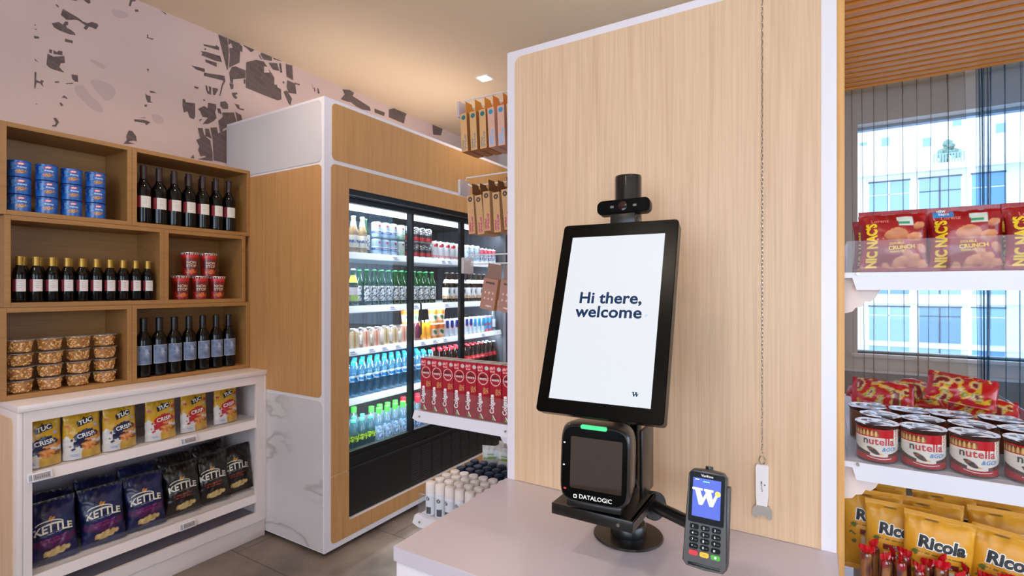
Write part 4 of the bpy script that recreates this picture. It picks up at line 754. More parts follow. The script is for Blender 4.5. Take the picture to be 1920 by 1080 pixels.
for i, y in enumerate(ys): KG.put((-3.030, y, SB[3]), RZL-.12+.04*math.sin(i*2), '%s grey-labelled wine bottle, lowest oak box' % nth(i, 7), 'grey-labelled bottles in the lowest box')
def snack_cup():
    o = empty('snack_cup'); H = .128; red = C('#a8231c'); dk = C('#5a0f0c')
    def rad(z): return .036+.0085*z/H
    def paint(a, z, r):
        x = a*r
        if z > .118: return C('#e6e2df') if (int(a*14) % 2) else C('#6b1512')
        if z > .100: return C('#c9261f')
        if abs(a) < 1.1 and abs(z-.063) < .022: return C('#551312')
        if inell(x, z, .0, .024, .024, .011, .1, .7, 150): return C('#e07a45') if nz(x, z, 220) > -.1 else C('#a03818')
        return mixc(dk, red, .45+1.2*nz(x, z, 120))
    b = MB(); b.lathe([(rad(0)-.002, 0)]+[(rad(i*.004), i*.004) for i in range(31)]+[(rad(.124)+.002, .125), (rad(.126)+.002, .1275)], 64, 0, paint)
    fm = lambda x, z, off=.0007: ((rad(z)+off)*math.sin(x/rad(z)), -(rad(z)+off)*math.cos(x/rad(z)), z)
    b.text('NON', 0, .074, .021, 1, fm, bold=.03, step=.004); b.text('STOP', 0, .055, .021, 1, fm, bold=.03, step=.004); b.build('cup', [PRM, mat('cup_cream', '#d7b9a2', .5)], o, ang=60)
    b = MB(); b.lathe([(.0455, .1272), (.0472, .1275), (.0472, .1300), (.045, .131), (.043, .1292)], 40); b.build('lid', glass('clear_lid', (.9, .9, .92), .25, opaque=.35), o); return o
K = Kind(snack_cup, 'snack cup')
for i, y in enumerate((1.462, 1.562, 1.660)): K.put((-3.045, y, SB[2]), RZL-.2, 'red snack cup, %s of the three in the bottom row' % nth(i, 3), 'red snack cups in the middle box')
for i, y in enumerate((1.510, 1.612)): K.put((-3.045, y, SB[2]+.1315), RZL-.25+.1*i, 'red snack cup, %s of the two stacked on top' % ('left', 'right')[i], 'red snack cups in the middle box')
def tub():
    o = empty('nut_tub'); rnd = random.Random(5)
    b = MB(); b.lathe([(.033, .0), (.036, .001), (.0435, .050), (.0475, .051)], 40, cap=(True, False)); b.build('cup', glass('tub_plastic', (.95, .94, .92), .10), o)
    b = MB(); b.lathe([(.047, .0515), (.0490, .052), (.0490, .0555), (.046, .0562), (.040, .0552)], 40); b.build('lid', glass('tub_lid', (.93, .93, .93), .10, opaque=.16), o)
    b = MB(); b.lathe([(.030, .0015), (.034, .003), (.0405, .044), (.036, .047)], 24, 0, lambda a, z, r: C('#b8803f'))
    pal = [C('#d69a55'), C('#e8b878'), C('#c08040'), C('#f0c890'), C('#b87434')]
    for k in range(190):
        a = rnd.uniform(0, 2*PI); z = rnd.uniform(.005, .046); rr = .0325+.0075*z/.046 if k < 150 else rnd.uniform(0, .034); z = z if k < 150 else .0465
        M_ = Matrix.Translation((rr*math.cos(a), rr*math.sin(a), z)) @ Matrix.Rotation(rnd.uniform(0, 6), 4, Vector((rnd.random(), rnd.random(), rnd.random())).normalized()) @ Matrix.Diagonal((1, .55, .5, 1))
        c = rnd.choice(pal); b.lathe([(.003, -.0085), (.0066, -.003), (.0062, .003), (.0025, .0085)], 6, 0, lambda a, z, r: c, M=M_)
    b.build('cashews', printed('nut_skin', .5), o); o.children[-1]['kind'] = 'stuff'; return o
K = Kind(tub, 'nut tub')
for i, y in enumerate((.795, .899, 1.003, 1.108)):
    for j in range(4): K.put((-3.043+.006*((i+j) % 2), y, SB[3]+j*.0598), RZL+i+j*1.3, 'clear tub of cashews, layer %s of the %s stack' % (('one from the bottom', 'two', 'three', 'four at the top')[j], nth(i, 4)), 'clear nut tubs in the lowest box')
# ================================================================ crisp bags in the white cabinet
def tuc(kind):
    def f():
        o = empty('cracker_bag'); w, h = .142, .205; bl = kind == 'blue'
        yel = C('#d9a81c'); yd = C('#c08e14'); wh = C('#d9d3cf'); brush = C('#1b1d44') if bl else C('#b81a20')
        def paint(x, z):
            if z > h-.008: return yd
            if inell(x, z, .008, .162, .029, .0135, .28) or inrect(x, z, .008, .161, .032, .0125, .28): return C('#12110f')
            if inell(x, z, .004, .172, .004, .012, .1): return C('#12110f')
            if inell(x, z, .018, .060, .033, .012, .05, .35, 90) or inell(x, z, .010, .046, .024, .010, -.1, .3, 90): return mixc(C('#b8622a'), C('#eda860'), .5+nz(x, z, 90))
            if inell(x, z, .028, .083, .026, .006, .05, .2): return C('#e29a55')
            if inell(x, z, .005, .100, .046, .026, .22, .45, 80) or inell(x, z, -.012, .068, .036, .022, .3, .8, 90): return brush
            if inell(x, z, .048, .139, .007, .006): return C('#9fb3cc')
            if inell(x, z, .060, .095, .012, .013, .3, .4) or inell(x, z, -.058, .150, .011, .006, -.4, .5) or (not bl and inell(x, z, .060, .160, .012, .008, .6, .4)): return C('#c8702a') if bl or z < .14 else C('#b8301c')
            if inell(x, z, .052, .052, .016, .008, .4, .8, 120): return C('#7a4a2c')
            if z < .030+.35*(x+.03) and x > -.01: return mixc(yd, yel, .5+nz(x, z, 40))
            if z < .088-.18*x+.01*nz(x, z, 60): return wh
            return mixc(yd, yel, .6+.9*nz(x, z, 18, 3))
        def deco(b, fm):
            b.text('TUC', .008, .1612, .026, 1, fm, bold=.035, shear=.15, rot=.25, step=.006)
            b.text('CRISP', .006, .101, .0265, 1, fm, bold=.022, rot=.12, step=.006)
            for k in range(2): b.add([fm(-.050+.024*i/3+k*.004, .020-k*.006+s_, .0015) for s_ in (0, .002) for i in range(4)], [(i, i+1, i+5, i+4) for i in range(3)], 6)
        bag('printed_bag', w, h, .062, paint, deco, gusset=True, seed=3 if bl else 8, parent=o, wr=.003); return o
    return f
KTB, KTR = Kind(tuc('blue'), 'snack bag'), Kind(tuc('red'), 'snack bag')
for i, (y, a) in enumerate(((.821, -.03), (.966, .02), (1.112, .06))): KTB.put((-2.885, y, .699), RZL+a, 'yellow cracker bag with navy brush mark, %s of three' % nth(i, 3), 'navy cracker bags on the upper cabinet shelf', rx=-.06)
for i, (y, a) in enumerate(((1.292, .0), (1.465, .08), (1.648, .1))): KTR.put((-2.885-.02*i, y, .699), RZL+a, 'yellow cracker bag with red brush mark, %s of three' % nth(i, 3), 'red cracker bags on the upper cabinet shelf', rx=-.06)
def kettle(kind):
    def f():
        o = empty('crisp_bag'); w, h = .172, .268; nv = kind == 'navy'
        base = C('#0b0e30') if nv else C('#0d0a09'); b2 = C('#131a52') if nv else C('#1a1410')
        def paint(x, z):
            if inell(x, z, .008, .045, .050, .017, .12, .35, 60): return mixc(C('#b98f4e'), C('#dcc48a'), .5+nz(x, z, 70))
            if inell(x, z, -.004, .186, .011, .010, 0, .9, 150): return C('#d08a2c')
            if nv and z < .108+.05*x and z > .062+.2*x*x*20 and abs(x) < .075: return C('#4c1248')
            if z > h-.012: return C('#0c0c14')
            return mixc(base, b2, .5+nz(x, z, 14))
        def deco(b, fm):
            V, F = text2d('KETTLE', .043, .03, 0, .006, .96)
            b.add([fm(x*.98, .150+zz*(1.0+.25*math.cos(x*30))+.012*math.cos(x*22)-.012, .0016) for x, zz in V], F, 1)
            P = [( .05*math.cos(t)-.012, .165+.020*math.sin(t)) for t in [PI*.04+PI*.92*i/14 for i in range(15)]]; P2 = [(.046*math.cos(t)-.012, .164+.0165*math.sin(t)) for t in [PI*.04+PI*.92*i/14 for i in range(15)]]
            b.add([fm(*p, .0014) for p in P+P2], [(i, i+1, 16+i, 15+i) for i in range(14)], 1)
            for k, (zz, wd, q) in enumerate(((.126, .060, 1), (.104, .095, 4), (.090, .078, 4))):
                n = int(wd/.006)
                for i in range(n):
                    if (i*7+k*3) % 5 == 0: continue
                    x0 = -wd/2+i*.006; b.add([fm(x0+dx, zz+.06*x0+dz+.0012*math.sin(i*2.3), .0014) for dx, dz in ((0, 0), (.0045, .0004), (.0047, .0016 if q == 1 else .0060+.002*math.sin(i)), (.0002, .0014 if q == 1 else .0052))], [(0, 1, 2, 3)], q if not (nv and q == 4) else 5)
        m = [printed('dark_foil', .34, coat=.15), mat('kettle_cream', '#ded8c8', .5), INK_K, INK_Y, mat('kettle_red', '#a8301c', .5), INK_M, INK_B, INK_G]
        bag('printed_bag', w, h, .072, paint, deco, seed=11 if nv else 15, parent=o, wr=.006, mats=m, nu=44); return o
    return f
KN, KK = Kind(kettle('navy'), 'crisp bag'), Kind(kettle('black'), 'crisp bag')
n_ = 0
for i, (y, a, x, z) in enumerate(((.872, -.12, -2.900, .002), (1.056, -.14, -2.900, .002), (1.232, -.15, -2.900, .004))): KN.put((x, y, .260+z), RZL+a, 'navy crisp bag with cream lettering, %s in the front row' % nth(i, 3), 'navy crisp bags on the lower cabinet shelf', rx=-.16, ry=-.03)
for i, (y, a, x) in enumerate(((1.412, -.16, -2.900), (1.572, -.22, -2.905), (1.716, -.22, -2.925))): KK.put((x, y, .268+.004*i), RZL+a, 'black crisp bag with cream lettering, %s in the front row' % nth(i, 3), 'black crisp bags on the lower cabinet shelf', rx=-.18, ry=-.06)
for i, (y, a, x) in enumerate(((.89, -.05, -3.035), (1.07, -.05, -3.035), (1.248, -.05, -3.035))): KN.put((x, y, .262+.01*i), RZL+a, 'dark navy crisp bag, %s in the back row of the shelf' % nth(i, 3), 'navy crisp bags on the lower cabinet shelf', rx=-.20, ry=.05)
for i, (y, a, x) in enumerate(((1.45, -.05, -3.04), (1.635, -.05, -3.05))): KK.put((x, y, .285+.012*i), RZL+a, 'black crisp bag, %s in the back row of the shelf' % ('left', 'right')[i], 'black crisp bags on the lower cabinet shelf', rx=-.22, ry=-.04)
# ================================================================ drinks in the fridge
def bandpaint(bands, base):
    def p(a, z, r):
        for z0, z1, c in bands:
            if z0 <= z < z1: return c(a, z, r) if callable(c) else C(c)
        return C(base)
    return p
def zs(prof, step=.006):
    P = [prof[0]]
    for (r0, z0), (r1, z1) in zip(prof, prof[1:]):
        n = max(1, int(abs(z1-z0)/step)); P += [(r0+(r1-r0)*i/n, z0+(z1-z0)*i/n) for i in range(1, n+1)]
    return P
STEEL = mat('can_steel', '#d5dae2', .22, .9)
def can(name, R, H, paint, deco=None):
    def f():
        o = empty(name); b = MB(); b.lathe([(R*.72, 0), (R*.80, .002)]+zs([(R*.97, .007), (R, .011), (R, H-.013), (R*.86, H-.004)], .004), 36, 0, paint)
        fm = cyl_map(R); 
        if deco: deco(b, fm)
        b.build('can', [PRM, INK_W, INK_R, INK_K, INK_B, INK_G], o, ang=60)
        b = MB(); b.lathe([(R*.86, H-.004), (R*.88, H-.001), (R*.84, H), (R*.80, H-.004), (R*.2, H-.004)], 28); b.box(-.006, -.012, H-.004, .006, .006, H-.0028, bev=.001); b.build('lid', STEEL, o); return o
    return f
def star(x, z, r): return [(x+(r if i % 2 == 0 else r*.42)*math.sin(i*PI/5), z+(r if i % 2 == 0 else r*.42)*math.cos(i*PI/5)) for i in range(10)]
def starpoly(b, x, z, r, m, fm):
    P = star(x, z, r); b.add([fm(x, z)]+[fm(*p) for p in P], [(0, i+1, (i+1) % 10+1) for i in range(10)], m)
H1, R1 = .1065, .0325
silver = lambda a, z, r: mixc(C('#b9c6da'), C('#e6edf6'), .5+.5*math.sin(a*9)*.4)
kHe = Kind(can('beer_can', R1, H1, bandpaint([(.028, .048, '#2f66b4'), (.048, .053, '#eef2f6')], '#a9c4de'), lambda b, fm: (starpoly(b, 0, .080, .0115, 2, fm), b.text('Heineken', 0, .038, .0135, 1, fm, bold=.02, step=.004))), 'beer can')
kGr = Kind(can('beer_can', R1, H1, bandpaint([(.030, .046, '#e6efe8'), (.0, .03, '#9fc3b4'), (.046, .11, '#cfe0dc')], '#cfe0dc'), lambda b, fm: (starpoly(b, 0, .080, .0115, 2, fm), b.text('Heineken', 0, .038, .0125, 5, fm, bold=.02, step=.004))), 'beer can')
kJd = Kind(can('mixed_drink_can', R1, H1, bandpaint([(.0, .010, '#d7dadd'), (.012, .036, lambda a, z, r: C('#c21f2c')), (.06, .092, lambda a, z, r: C('#e4e4e6') if nz(a*.033, z, 160, 2) > .12 and abs(a) < 1 else C('#1d1d20'))], '#1d1d20')), 'drink can')
kSch = Kind(can('tonic_can', .0315, .135, bandpaint([(.085, .12, lambda a, z, r: C('#d8303f') if inell(a*.0315, z, 0, .103, .024, .012, .2, .5, 90) else C('#f1eef0')), (.012, .028, lambda a, z, r: C('#d8303f') if nz(a*.03, z, 150) > -.05 else C('#f1eef0'))], '#e9e9ef')), 'tonic can')
kBl = Kind(can('soda_can', .0315, .135, bandpaint([(.02, .11, lambda a, z, r: C('#8fb0c8') if nz(a*.03, z, 100, 5) > .1 else C('#dbe6f2'))], '#cfe0ef')), 'soda can')
kPk = Kind(can('soda_can', .0265, .121, bandpaint([(.075, .11, '#e45a74'), (.055, .075, lambda a, z, r: C('#2c2f66') if nz(a*.03, z, 140, 6) > -.1 else C('#e8e4f0')), (.022, .045, lambda a, z, r: C('#233a86') if nz(a*.03, z, 110, 7) > 0 else C('#eef0f6'))], '#e9ecf4')), 'soda can')
kRB = Kind(can('energy_can', .0265, .133, lambda a, z, r: C('#1d2f86') if ((z > .07) == (-.55 < a < .55)) and abs(a) < 1.6 and .02 < z < .122 and (z > .07) else (C('#d2d8e4') if not inell(a*.0265, z, 0, .066, .012, .006) else C('#d3202a'))), 'energy drink can')
kAq = Kind(can('energy_can', .0265, .133, lambda a, z, r: C('#2f8fc8') if (-.62 < a < .62) and (z > .055) and z < .122 else (C('#cfe0f0') if not inell(a*.0265, z, 0, .066, .012, .006) else C('#d3202a'))), 'energy drink can')
kAr = Kind(can('energy_can', .0265, .133, lambda a, z, r: C('#3fa3d8') if z > .03+.02*a and z < .12 and not (abs(z-.07-.02*a) < .008) else C('#c9506a')), 'energy drink can')
CLB = glass('clear_bottle', (.70, .84, .90), .14, rough=.05, opaque=.08, ocol=(.6, .78, .88))
WATER = glass('water_bottle_blue', (.42, .70, .82), .14, rough=.05, opaque=.14, ocol=(.16, .42, .58))
GRN = mat('bottle_green', '#0a2e15', .08); BRN = mat('bottle_brown', '#150b06', .08); COLA = mat('cola_dark', '#100503', .08)
def bottle(name, prof, gm, lab=None, cap=None, neck=None, capname='cap'):
    """prof (r,z); lab (z0,z1,R,paint[,deco]); cap (r,z0,z1,mat); neck label (z0,z1,r0,r1,mat)"""
    def f():
        o = empty(name); b = MB(); b.lathe(prof, 28); b.build('glass_body', gm, o, ang=55)
        if lab:
            z0, z1, R, pt = lab[:4]; b = MB(); b.lathe([(R+.0007, z0+(z1-z0)*i/14) for i in range(15)], 40, 0, pt, cap=(False, False))
            if len(lab) > 4: lab[4](b, cyl_map(R+.0008))
            b.build('label', [printed('bottle_label', .4), INK_W, INK_K, INK_N, INK_R], o, ang=60)
        if neck: b = MB(); b.lathe([(neck[2], neck[0]), (neck[3], neck[1])], 28, cap=(False, False)); b.build('neck_label', neck[4], o, ang=60)
        if cap: b = MB(); b.lathe([(cap[0], cap[1]), (cap[0], cap[2]-.002), (cap[0]*.85, cap[2])], 20); b.build(capname, cap[3], o)
        return o
    return f
LN = [(.028, 0), (.0305, .004), (.0305, .125), (.029, .140), (.020, .165), (.0145, .190), (.0128, .222), (.0135, .224), (.0135, .229)]
kCor = Kind(bottle('beer_bottle', LN, glass('amber_clear', (.85, .70, .35), .14, opaque=.35, ocol=(.72, .50, .22)), (.035, .11, .0305, bandpaint([(.0, .062, '#e8e4dc'), (.062, .08, lambda a, z, r: C('#2b3f8c') if nz(a*.03, z, 120) > -.1 else C('#e9e6e0'))], '#efe9df')), (.0142, .222, .230, mat('cap_white', '#e8eaf0', .4)), (.168, .200, .0198, .0140, mat('neck_silver', '#cfd4dc', .35, .3))), 'beer bottle')
kLem = Kind(bottle('lemon_bottle', LN, GRN, (.03, .115, .0305, bandpaint([(.0, .07, '#b4cc22'), (.07, .076, '#f4f4f4')], '#eadfe4')), (.0142, .222, .230, mat('cap_white', '#e8eaf0', .4)), (.145, .190, .0285, .0150, mat('neck_lime', '#b9cf2e', .4))), 'lemonade bottle')
darklab = lambda a, z, r: C('#dfe3e8') if nz(a*.03, z, 190, 1) > -.06 and abs(a) < 1.2 else C('#23262a')
kPil = Kind(bottle('beer_bottle', LN, GRN, (.03, .125, .0305, darklab), (.0142, .222, .230, mat('cap_green', '#1f6b3a', .4))), 'beer bottle')
kWei = Kind(bottle('beer_bottle', LN, BRN, (.03, .115, .0305, bandpaint([(.0, .05, lambda a, z, r: C('#c98a4a') if nz(a*.03, z, 100) > 0 else C('#e6ded6')), (.05, .12, lambda a, z, r: C('#6b7078') if inell(a*.03, z, 0, .085, .009, .018) else C('#e9e9ec'))], '#e9e9ec')), (.0142, .222, .230, mat('cap_dark', '#3a3230', .4, .3)), (.150, .178, .0262, .0175, mat('neck_white', '#e4e6ea', .4))), 'beer bottle')
kWat = Kind(bottle('water_bottle', [(.026, 0), (.0305, .004), (.0305, .06), (.0285, .075), (.0305, .09), (.0305, .140), (.024, .170), (.0125, .190), (.0118, .200)], WATER, (.092, .132, .0305, bandpaint([(.0, .5, lambda a, z, r: C('#2a86c8') if nz(a*.02, z, 60, 3) > -.02 else C('#d9ecf6'))], '#d9ecf6'), lambda b, fm: b.text('V', 0, .112, .026, 3, fm, bold=.04, step=.004, shear=.3)), (.0150, .192, .214, mat('cap_blue', '#1f8fd0', .35))), 'water bottle')
kCoP = Kind(bottle('cola_bottle', [(.026, 0), (.030, .004), (.0285, .045), (.0305, .08), (.0305, .130), (.022, .165), (.0125, .190), (.0118, .200)], COLA, (.085, .125, .0305, lambda a, z, r: C('#c61f2a')), (.0150, .192, .212, mat('cap_red', '#c8202c', .35))), 'cola bottle')
kCoG = Kind(bottle('cola_bottle', [(.024, 0), (.0275, .004), (.0262, .04), (.0285, .085), (.0275, .12), (.018, .155), (.0128, .185), (.0128, .200)], COLA, (.085, .118, .0285, lambda a, z, r: C('#c61f2a'), lambda b, fm: b.text('Coca-Cola', 0, .101, .0115, 1, fm, bold=.02, step=.004, shear=.3)), (.0140, .198, .206, mat('cap_red', '#c8202c', .35))), 'cola bottle')
kCoD = Kind(bottle('cola_bottle', [(.024, 0), (.0275, .004), (.0262, .04), (.0285, .085), (.0275, .12), (.018, .155), (.0128, .185), (.0128, .200)], COLA, (.085, .118, .0285, lambda a, z, r: C('#a01a24')), (.0140, .198, .206, mat('cap_silver', '#b8bec8', .35, .5))), 'cola bottle')
kSpr = Kind(bottle('soda_bottle', [(.026, 0), (.0305, .004), (.0305, .10), (.0295, .13), (.022, .165), (.0125, .190), (.0118, .196)], glass('soda_dark', (.35, .55, .60), .14, opaque=.35, ocol=(.08, .2, .25)), (.075, .112, .0305, lambda a, z, r: C('#2f5c22') if nz(a*.03, z, 110, 4) > .05 else C('#b6dc4a')), (.0150, .190, .206, mat('cap_mint', '#46c89a', .35))), 'soda bottle')
kClr = Kind(bottle('water_bottle', [(.028, 0), (.0335, .005), (.0335, .14), (.032, .16), (.020, .195), (.0135, .210), (.0125, .220)], CLB, (.04, .130, .0335, lambda a, z, r: C('#5f86b4') if nz(a*.03, z, 90, 6) > .12 and abs(a) < 1.3 else C('#b4cde2')), (.0185, .205, .240, mat('cap_bright_green', '#3fd83a', .35))), 'water bottle')
kRed = Kind(bottle('water_bottle', [(.028, 0), (.0335, .005), (.0335, .14), (.032, .16), (.020, .195), (.0135, .210), (.0125, .220)], CLB, (.04, .130, .0335, lambda a, z, r: C('#4a7ab8') if nz(a*.03, z, 90, 6) > .0 else C('#b4cde2')), (.0195, .205, .248, mat('cap_red', '#c8202c', .35))), 'water bottle')
kSmo = Kind(bottle('smoothie_bottle', [(.024, 0), (.0265, .004), (.0265, .095), (.018, .118), (.0135, .124), (.0135, .132)], mat('smoothie_yellow', '#e8981c', .15, coat=.5), (.02, .08, .0265, lambda a, z, r: C('#f0a830')), (.0150, .124, .137, mat('cap_white', '#e8eaf0', .4))), 'smoothie bottle')
kPur = Kind(bottle('smoothie_bottle', [(.024, 0), (.0265, .004), (.0265, .095), (.018, .118), (.0135, .124), (.0135, .132)], mat('smoothie_purple', '#5a1c34', .15, coat=.5), (.02, .08, .0265, lambda a, z, r: C('#6e2440')), (.0150, .124, .137, mat('cap_white', '#e8eaf0', .4))), 'smoothie bottle')
kTal = Kind(bottle('glass_bottle', [(.022, 0), (.0245, .004), (.0245, .11), (.015, .145), (.0125, .180)], CLB, (.03, .10, .0245, lambda a, z, r: C('#dfe8f2')), (.0145, .176, .192, mat('cap_white', '#e8eaf0', .4))), 'glass bottle')
def latte():
    o = empty('coffee_cup'); R0, R1_, H = .027, .036, .100
    b = MB(); b.lathe([(R0+(R1_-R0)*i/24, H*i/24) for i in range(25)], 36, 0, lambda a, z, r: C('#e8792c') if z > .07 else (C('#2f6f4c') if inell(a*.03, z, .0, .045, .013, .020, .5, .6, 110) else C('#e4c9b4') if z > .02 else C('#d98a4c'))); b.build('cup', PRP, o, ang=60)
    b = MB(); b.lathe([(.0365, H), (.0385, H+.001), (.0385, H+.006), (.036, H+.009), (.030, H+.008)], 30); b.build('lid', mat('cap_white', '#e8eaf0', .4), o); return o
kLat = Kind(latte, 'coffee cup')
def sandwich(fill):
    def f():
        o = empty('sandwich_pack'); b = MB()
        for k, (x0, x1, c) in enumerate(((-.027, -.012, '#d9b896'), (-.012, -.004, fill), (-.004, .006, '#c9603c' if fill != '#c9603c' else '#6fae3c'), (.006, .012, fill), (.012, .027, '#d9b896'))):
            b.prism([(-.05, 0), (.05, 0), (-.045, .10)], 0, x0, x1, 0, M=Matrix.Rotation(0, 4, 'X'), col=C(c))
        b.build('bread', printed('bread_fill', .7), o, smooth=False)
        b = MB(); b.prism([(-.056, -.0), (.056, -.0), (.056, .006), (-.040, .118), (-.056, .125)], 0, -.031, .031); b.build('wrap', glass('cling_wrap', (.95, .96, .98), .12, opaque=.08), o, smooth=False)
        b = MB(); b.box(.0312, -.04, .018, .0318, .015, .075, col=C('#e6e2e2')); b.box(-.0318, -.04, .018, -.0312, .015, .075, col=C('#e6e2e2')); b.build('sticker', PRP, o, smooth=False); return o
    return f
kSa = Kind(sandwich('#e8a8a0'), 'sandwich'); kSb = Kind(sandwich('#a8c47a'), 'sandwich')
cnt = {}
def row(K, ys, shelf, what, x=None, dz=0, grp=None, rz=0, nrows=1, dx=-.0715, names=('front', 'second', 'third'), dy=0):
    x = x or (-2.462 if shelf < 5 else -2.478)
    for q in range(nrows):
        for i, y in enumerate(ys):
            pos = nth(i, len(ys)) if len(ys) > 1 else 'single'
            t = '%s %s, %s row, %s shelf' % (pos, what, names[q], ORD[shelf-1])
            K.put((x+q*dx+.002*math.sin(i*7+q), y+dy*q, SZ[shelf]+.0005+dz), RZL-.2+.12*math.sin(i*3.1+q+shelf), t, (grp or what+'s')+' on the '+ORD[shelf-1]+' fridge shelf')
row(kCor, (2.100, 2.170, 2.241), 1, 'clear beer bottle with white label')
row(kPil, (2.300,), 1, 'green beer bottle among the cans', x=-2.50)
for lv in (0, 1):
    w_ = ('bottom', 'top')[lv]; a = .108*lv
    row(kHe, (2.362, 2.436, 2.505), 1, w_+' layer blue star beer can', dz=a, names=('front',))
    row(kGr, (2.580,), 1, w_+' layer pale star beer can', dz=a); row(kJd, (2.652, 2.722, 2.790, 2.860), 1, w_+' layer black and red can', dz=a)
row(kSch, (2.937, 3.005, 3.075, 3.148, 3.223), 1, 'white and red slim can'); row(kBl, (3.340, 3.408, 3.478), 1, 'pale blue can')
row(kPk, (3.552, 3.612, 3.672, 3.732), 1, 'pink topped slim can')
row(kLem, (2.100, 2.170), 2, 'lime-labelled bottle'); row(kPil, [2.280+.063*i for i in range(11)], 2, 'green beer bottle with dark label', nrows=2)
row(kWei, (3.085, 3.152, 3.22, 3.290, 3.372, 3.445, 3.520, 3.590, 3.66, 3.73), 2, 'brown beer bottle with white label')
for i, (y, k_, rz) in enumerate(((2.090, kSa, .9), (2.185, kSb, 1.1), (2.270, kSa, 1.3), (2.350, kSa, 1.45), (2.430, kSb, 1.6), (2.515, kSb, 1.55), (2.600, kSa, 1.5), (2.675, kSb, 1.5))):
    k_.put((-2.490, y, SZ[3]+.001), RZL+(rz-1.5)*.9, '%s wrapped triangle sandwich on the third fridge shelf' % nth(i, 8), 'wrapped sandwiches on the third fridge shelf')
row(kJd, (2.30, 2.37, 2.44, 2.51, 2.58, 2.65), 3, 'black can behind the sandwiches', x=-2.60, names=('back',))
row(kPur, (2.745,), 3, 'purple smoothie bottle'); row(kSmo, (2.803, 2.860), 3, 'orange smoothie bottle')
for lv in (0, 1): row(kLat, (2.926, 3.006), 3, ('bottom', 'top')[lv]+' layer orange coffee cup', dz=.110*lv)
for lv in (1,): row(kLat, (2.74, 2.825), 3, 'raised orange coffee cup behind the smoothies', x=-2.56, dz=.110)
row(kLat, (2.74, 2.825), 3, 'lower orange coffee cup behind the smoothies', x=-2.56)
row(kRB, (3.075, 3.132, 3.189, 3.246), 3, 'blue and silver energy can'); row(kRB, (3.325, 3.382), 3, 'silver energy can behind the right door')
row(kAq, (3.440, 3.498, 3.556), 3, 'light blue energy can'); row(kAr, (3.614, 3.672), 3, 'aqua and red energy can'); row(kTal, (3.735,), 3, 'small clear bottle')
row(kWat, [2.040+.0655*i for i in range(14)], 4, 'blue-capped water bottle', nrows=3, dy=.004)
row(kCoP, (3.010, 3.08, 3.15, 3.22, 3.29), 4, 'red-capped cola bottle', nrows=2); row(kCoG, (3.365, 3.428, 3.491, 3.554), 4, 'glass cola bottle with red cap', nrows=2); row(kCoD, (3.617, 3.680, 3.742), 4, 'glass cola bottle with silver cap', nrows=2)
row(kSpr, (2.045, 2.115, 2.185, 2.255, 2.325), 5, 'soda bottle with lime label', nrows=2); 
row(kClr, (2.400, 2.474, 2.548, 2.622), 5, 'clear water bottle with bright green cap', nrows=2)
row(kClr, (2.06, 2.15, 2.24, 2.33), 5, 'green-capped water bottle at the back', x=-2.64, names=('third',))
row(kRed, (2.700, 2.774, 2.848, 2.922, 2.996), 5, 'water bottle with red cap', nrows=2)
row(kClr, (3.10, 3.18, 3.26, 3.36, 3.44, 3.52, 3.6, 3.68), 5, 'large clear bottle behind the right doors')
# ================================================================ goods on the left side of the gondola
def toothpaste():
    o = empty('toothpaste_box'); w, d, h = .0425, .055, .165; V = []; CC = []; F = []
    def paint(x, z):
        if abs(x) > w/2-.0007: return C('#70041a')
        rr = math.hypot(x-.0, (z-.121)*1.0)
        if .0160 < rr < .0180: return C('#f0c8be')
        if rr < .016: return C('#8f1424') if z > .118 else C('#9c0a24')
        if z > .142 and x < -.002 and z < .158: return C('#e6a8b0') if nz(x, z, 220) > -.05 else C('#c2202c')
        if inell(x, z, .012, .152, .007, .006): return C('#c6c2c0')
        if inrect(x, z, .009, .086, .009, .008, 0, .004, 300) and nz(x, z, 260) > -.1: return C('#c98a5a')
        return mixc(C('#8e0520'), C('#b00a28'), .5+(z-.08)*4)
    nu, nv = 34, 110
    for j in range(nv+1):
        for i in range(nu+1): x = -w/2+w*i/nu; z = h*j/nv; V.append((x, -d/2, z)); CC.append(paint(x, z))
    F = [(j*(nu+1)+i, j*(nu+1)+i+1, (j+1)*(nu+1)+i+1, (j+1)*(nu+1)+i) for j in range(nv) for i in range(nu)]
    b = MB(); b.add(V, F, 0, CC); b.box(-w/2, -d/2+.0002, 0, w/2, d/2, h, 0, col=C('#8e0520'))
    f_ = lambda x, z: (x, -d/2-.0005, z)
    b.text('Colgate', -.0115, .050, .0195, 1, f_, rot=PI/2, bold=.035, sx=.9); b.text('MAX', -.001, .127, .0075, 2, f_, bold=.02); b.text('WHITE', 0, .119, .0085, 1, f_, bold=.02)
    b.poly([(-.012, .0035), (-.004, .0035), (-.010, .016)], 3, f_); b.poly([(-.002, .0035), (.002, .0035), (-.008, .019), (-.010, .017)], 1, f_)
    b.build('carton', [printed('carton_gloss', .3, coat=.3), INK_W, INK_K, INK_G], o, smooth=False)
    b = MB(); b.box(-w/2+.002, -d/2+.002, h, w/2-.002, d/2-.002, h+.0006); b.build('top_flap', mat('flap_silver', '#a9a4a6', .4), o, smooth=False); return o
K = Kind(toothpaste, 'toothpaste box')
for q in range(1):
    for i in range(8):
        K.put((-1.062+.0435*i, 1.256+q*.054, LS[1]+.0005), .01*math.sin(i*3), '%s red toothpaste carton in the %s row on the gondola shelf' % (nth(i, 8), ('front', 'second', 'back')[q]), 'red toothpaste cartons on the gondola shelf')
